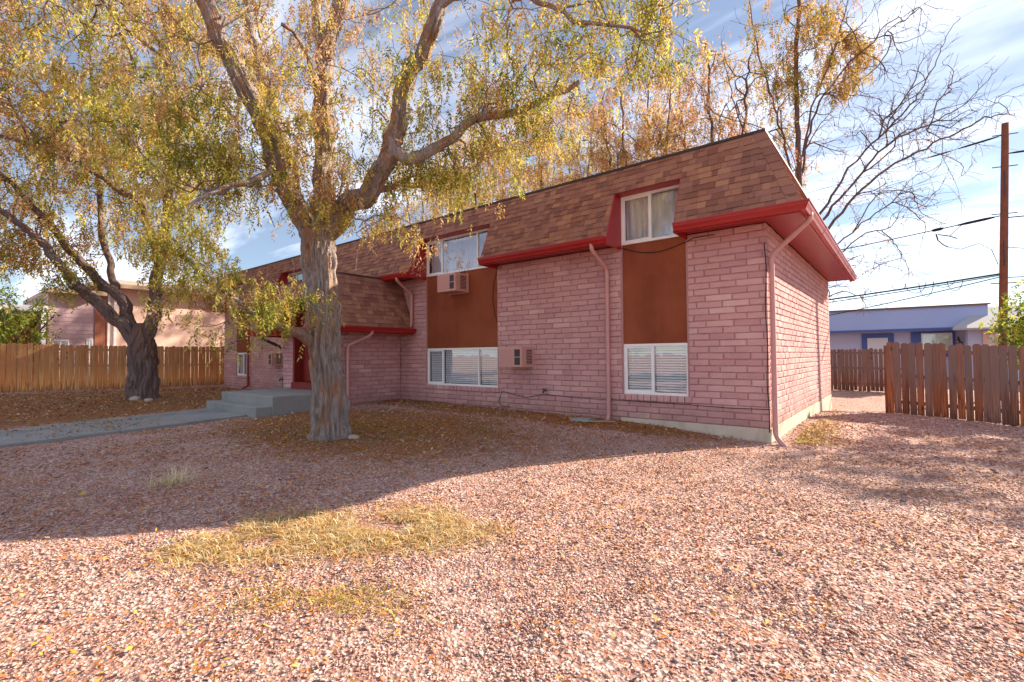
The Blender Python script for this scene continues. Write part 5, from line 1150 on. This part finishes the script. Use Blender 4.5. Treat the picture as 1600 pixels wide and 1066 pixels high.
SW = [('straw', 3), ('straw2', 3), ('straw3', 1.5), ('tan', 1), ('gold', 2.5)]
r2 = np.random.default_rng(5)
straw('dry_grass', 17000, -4.45, 1.45, .26, .21, .10, 'matted patch of dry straw coloured grass on the gravel', 7, SW, end=(-3.0, 2.95), ragged=.43)
straw('dry_grass_clump', 1500, -3.2, 1.38, .2, .16, .06, 'small flattened clump of golden grass in front of the straw patch', 8, [('gold', 2), ('straw2', 2), ('lime', .6), ('straw', 1)], end=(-2.45, 1.86), ragged=.48)
straw('grass_tuft', 160, -6.75, 1.95, .10, .08, .26, 'pale wispy grass tuft standing in the shade left of the straw patch', 9, [('straw3', 2), ('straw', 1)], .9)
straw('thin_turf', 9000, -8.6, 5.2, 1.6, .8, .07, 'thin green and straw grass round the big trunk', 10, [('olive', 2), ('green', 1), ('straw2', 2), ('brown', 1)])

# rocks, slab and stick
def rock(x, y, s, label, seed, fl=.5):
    r = np.random.default_rng(seed); th, ph = np.meshgrid(np.linspace(0, 2 * math.pi, 11)[:-1], np.linspace(0, math.pi, 7)); d = np.stack([np.cos(th) * np.sin(ph), np.sin(th) * np.sin(ph), np.cos(ph)], -1)
    R = (.75 + .6 * (fbm(d * 1.6 + seed, 2)))[..., None]; V = (d * R * s * np.array([1, .75, fl])).reshape(-1, 3); i = np.arange(70).reshape(7, 10); F = np.stack([i[:-1], np.roll(i, -1, 1)[:-1], np.roll(i, -1, 1)[1:], i[1:]], -1).reshape(-1, 4)
    o = np_mesh('rock', V, F, 'rock'); o.location = (x, y, gz(x, y) + s * fl * .3); return tag(o, label, 'rock')
rock(-19.25, 4.5, .20, 'pale rock at the foot of the multi-stemmed tree', 1); rock(-18.6, 4.7, .17, 'smaller pale rock just right of the multi-stemmed tree', 2, .4); rock(-7.35, 4.75, .13, 'pale flat rock at the base of the big trunk', 3, .35)
sb = MB(); sb.add([(-.2, -.13, 0), (.22, -.1, 0), (.2, .14, 0), (-.16, .12, 0), (-.19, -.12, .05), (.21, -.09, .05), (.19, .13, .06), (-.15, .11, .05)], [(3, 2, 1, 0), (4, 5, 6, 7), (0, 1, 5, 4), (1, 2, 6, 5), (2, 3, 7, 6), (3, 0, 4, 7)])
o = sb.build('stone_slab', 'concrete'); o.location = (-5.05, 8.45, gz(-5.05, 8.45) + .01); tag(o, 'broken grey slab lying near the downspout foot', 'slab')
sb = MB(); sb.tube([(-.25, 0, .03), (0, .02, .035), (.27, .0, .04)], [.014, .018, .013], 6); o = sb.build('stick', 'stick_wood'); o.location = (-4.6, 8.42, gz(-4.6, 8.42) + .01); o.rotation_euler = (0, 0, .5); tag(o, 'pale dry stick lying beside the grey slab', 'stick')
# street side behind the viewpoint (mirrored in the window panes)
st = MB(); st.add([(-120, -20, -.28), (120, -20, -.28), (120, -12.5, -.26), (-120, -12.5, -.26)], [(0, 1, 2, 3)]); o = st.build('street', 'asphalt'); tag(o, 'asphalt street in front of the yard', kind='structure')
print('TRIS', sum(sum(len(p.vertices) - 2 for p in me.polygons) * 1 for me in bpy.data.meshes))
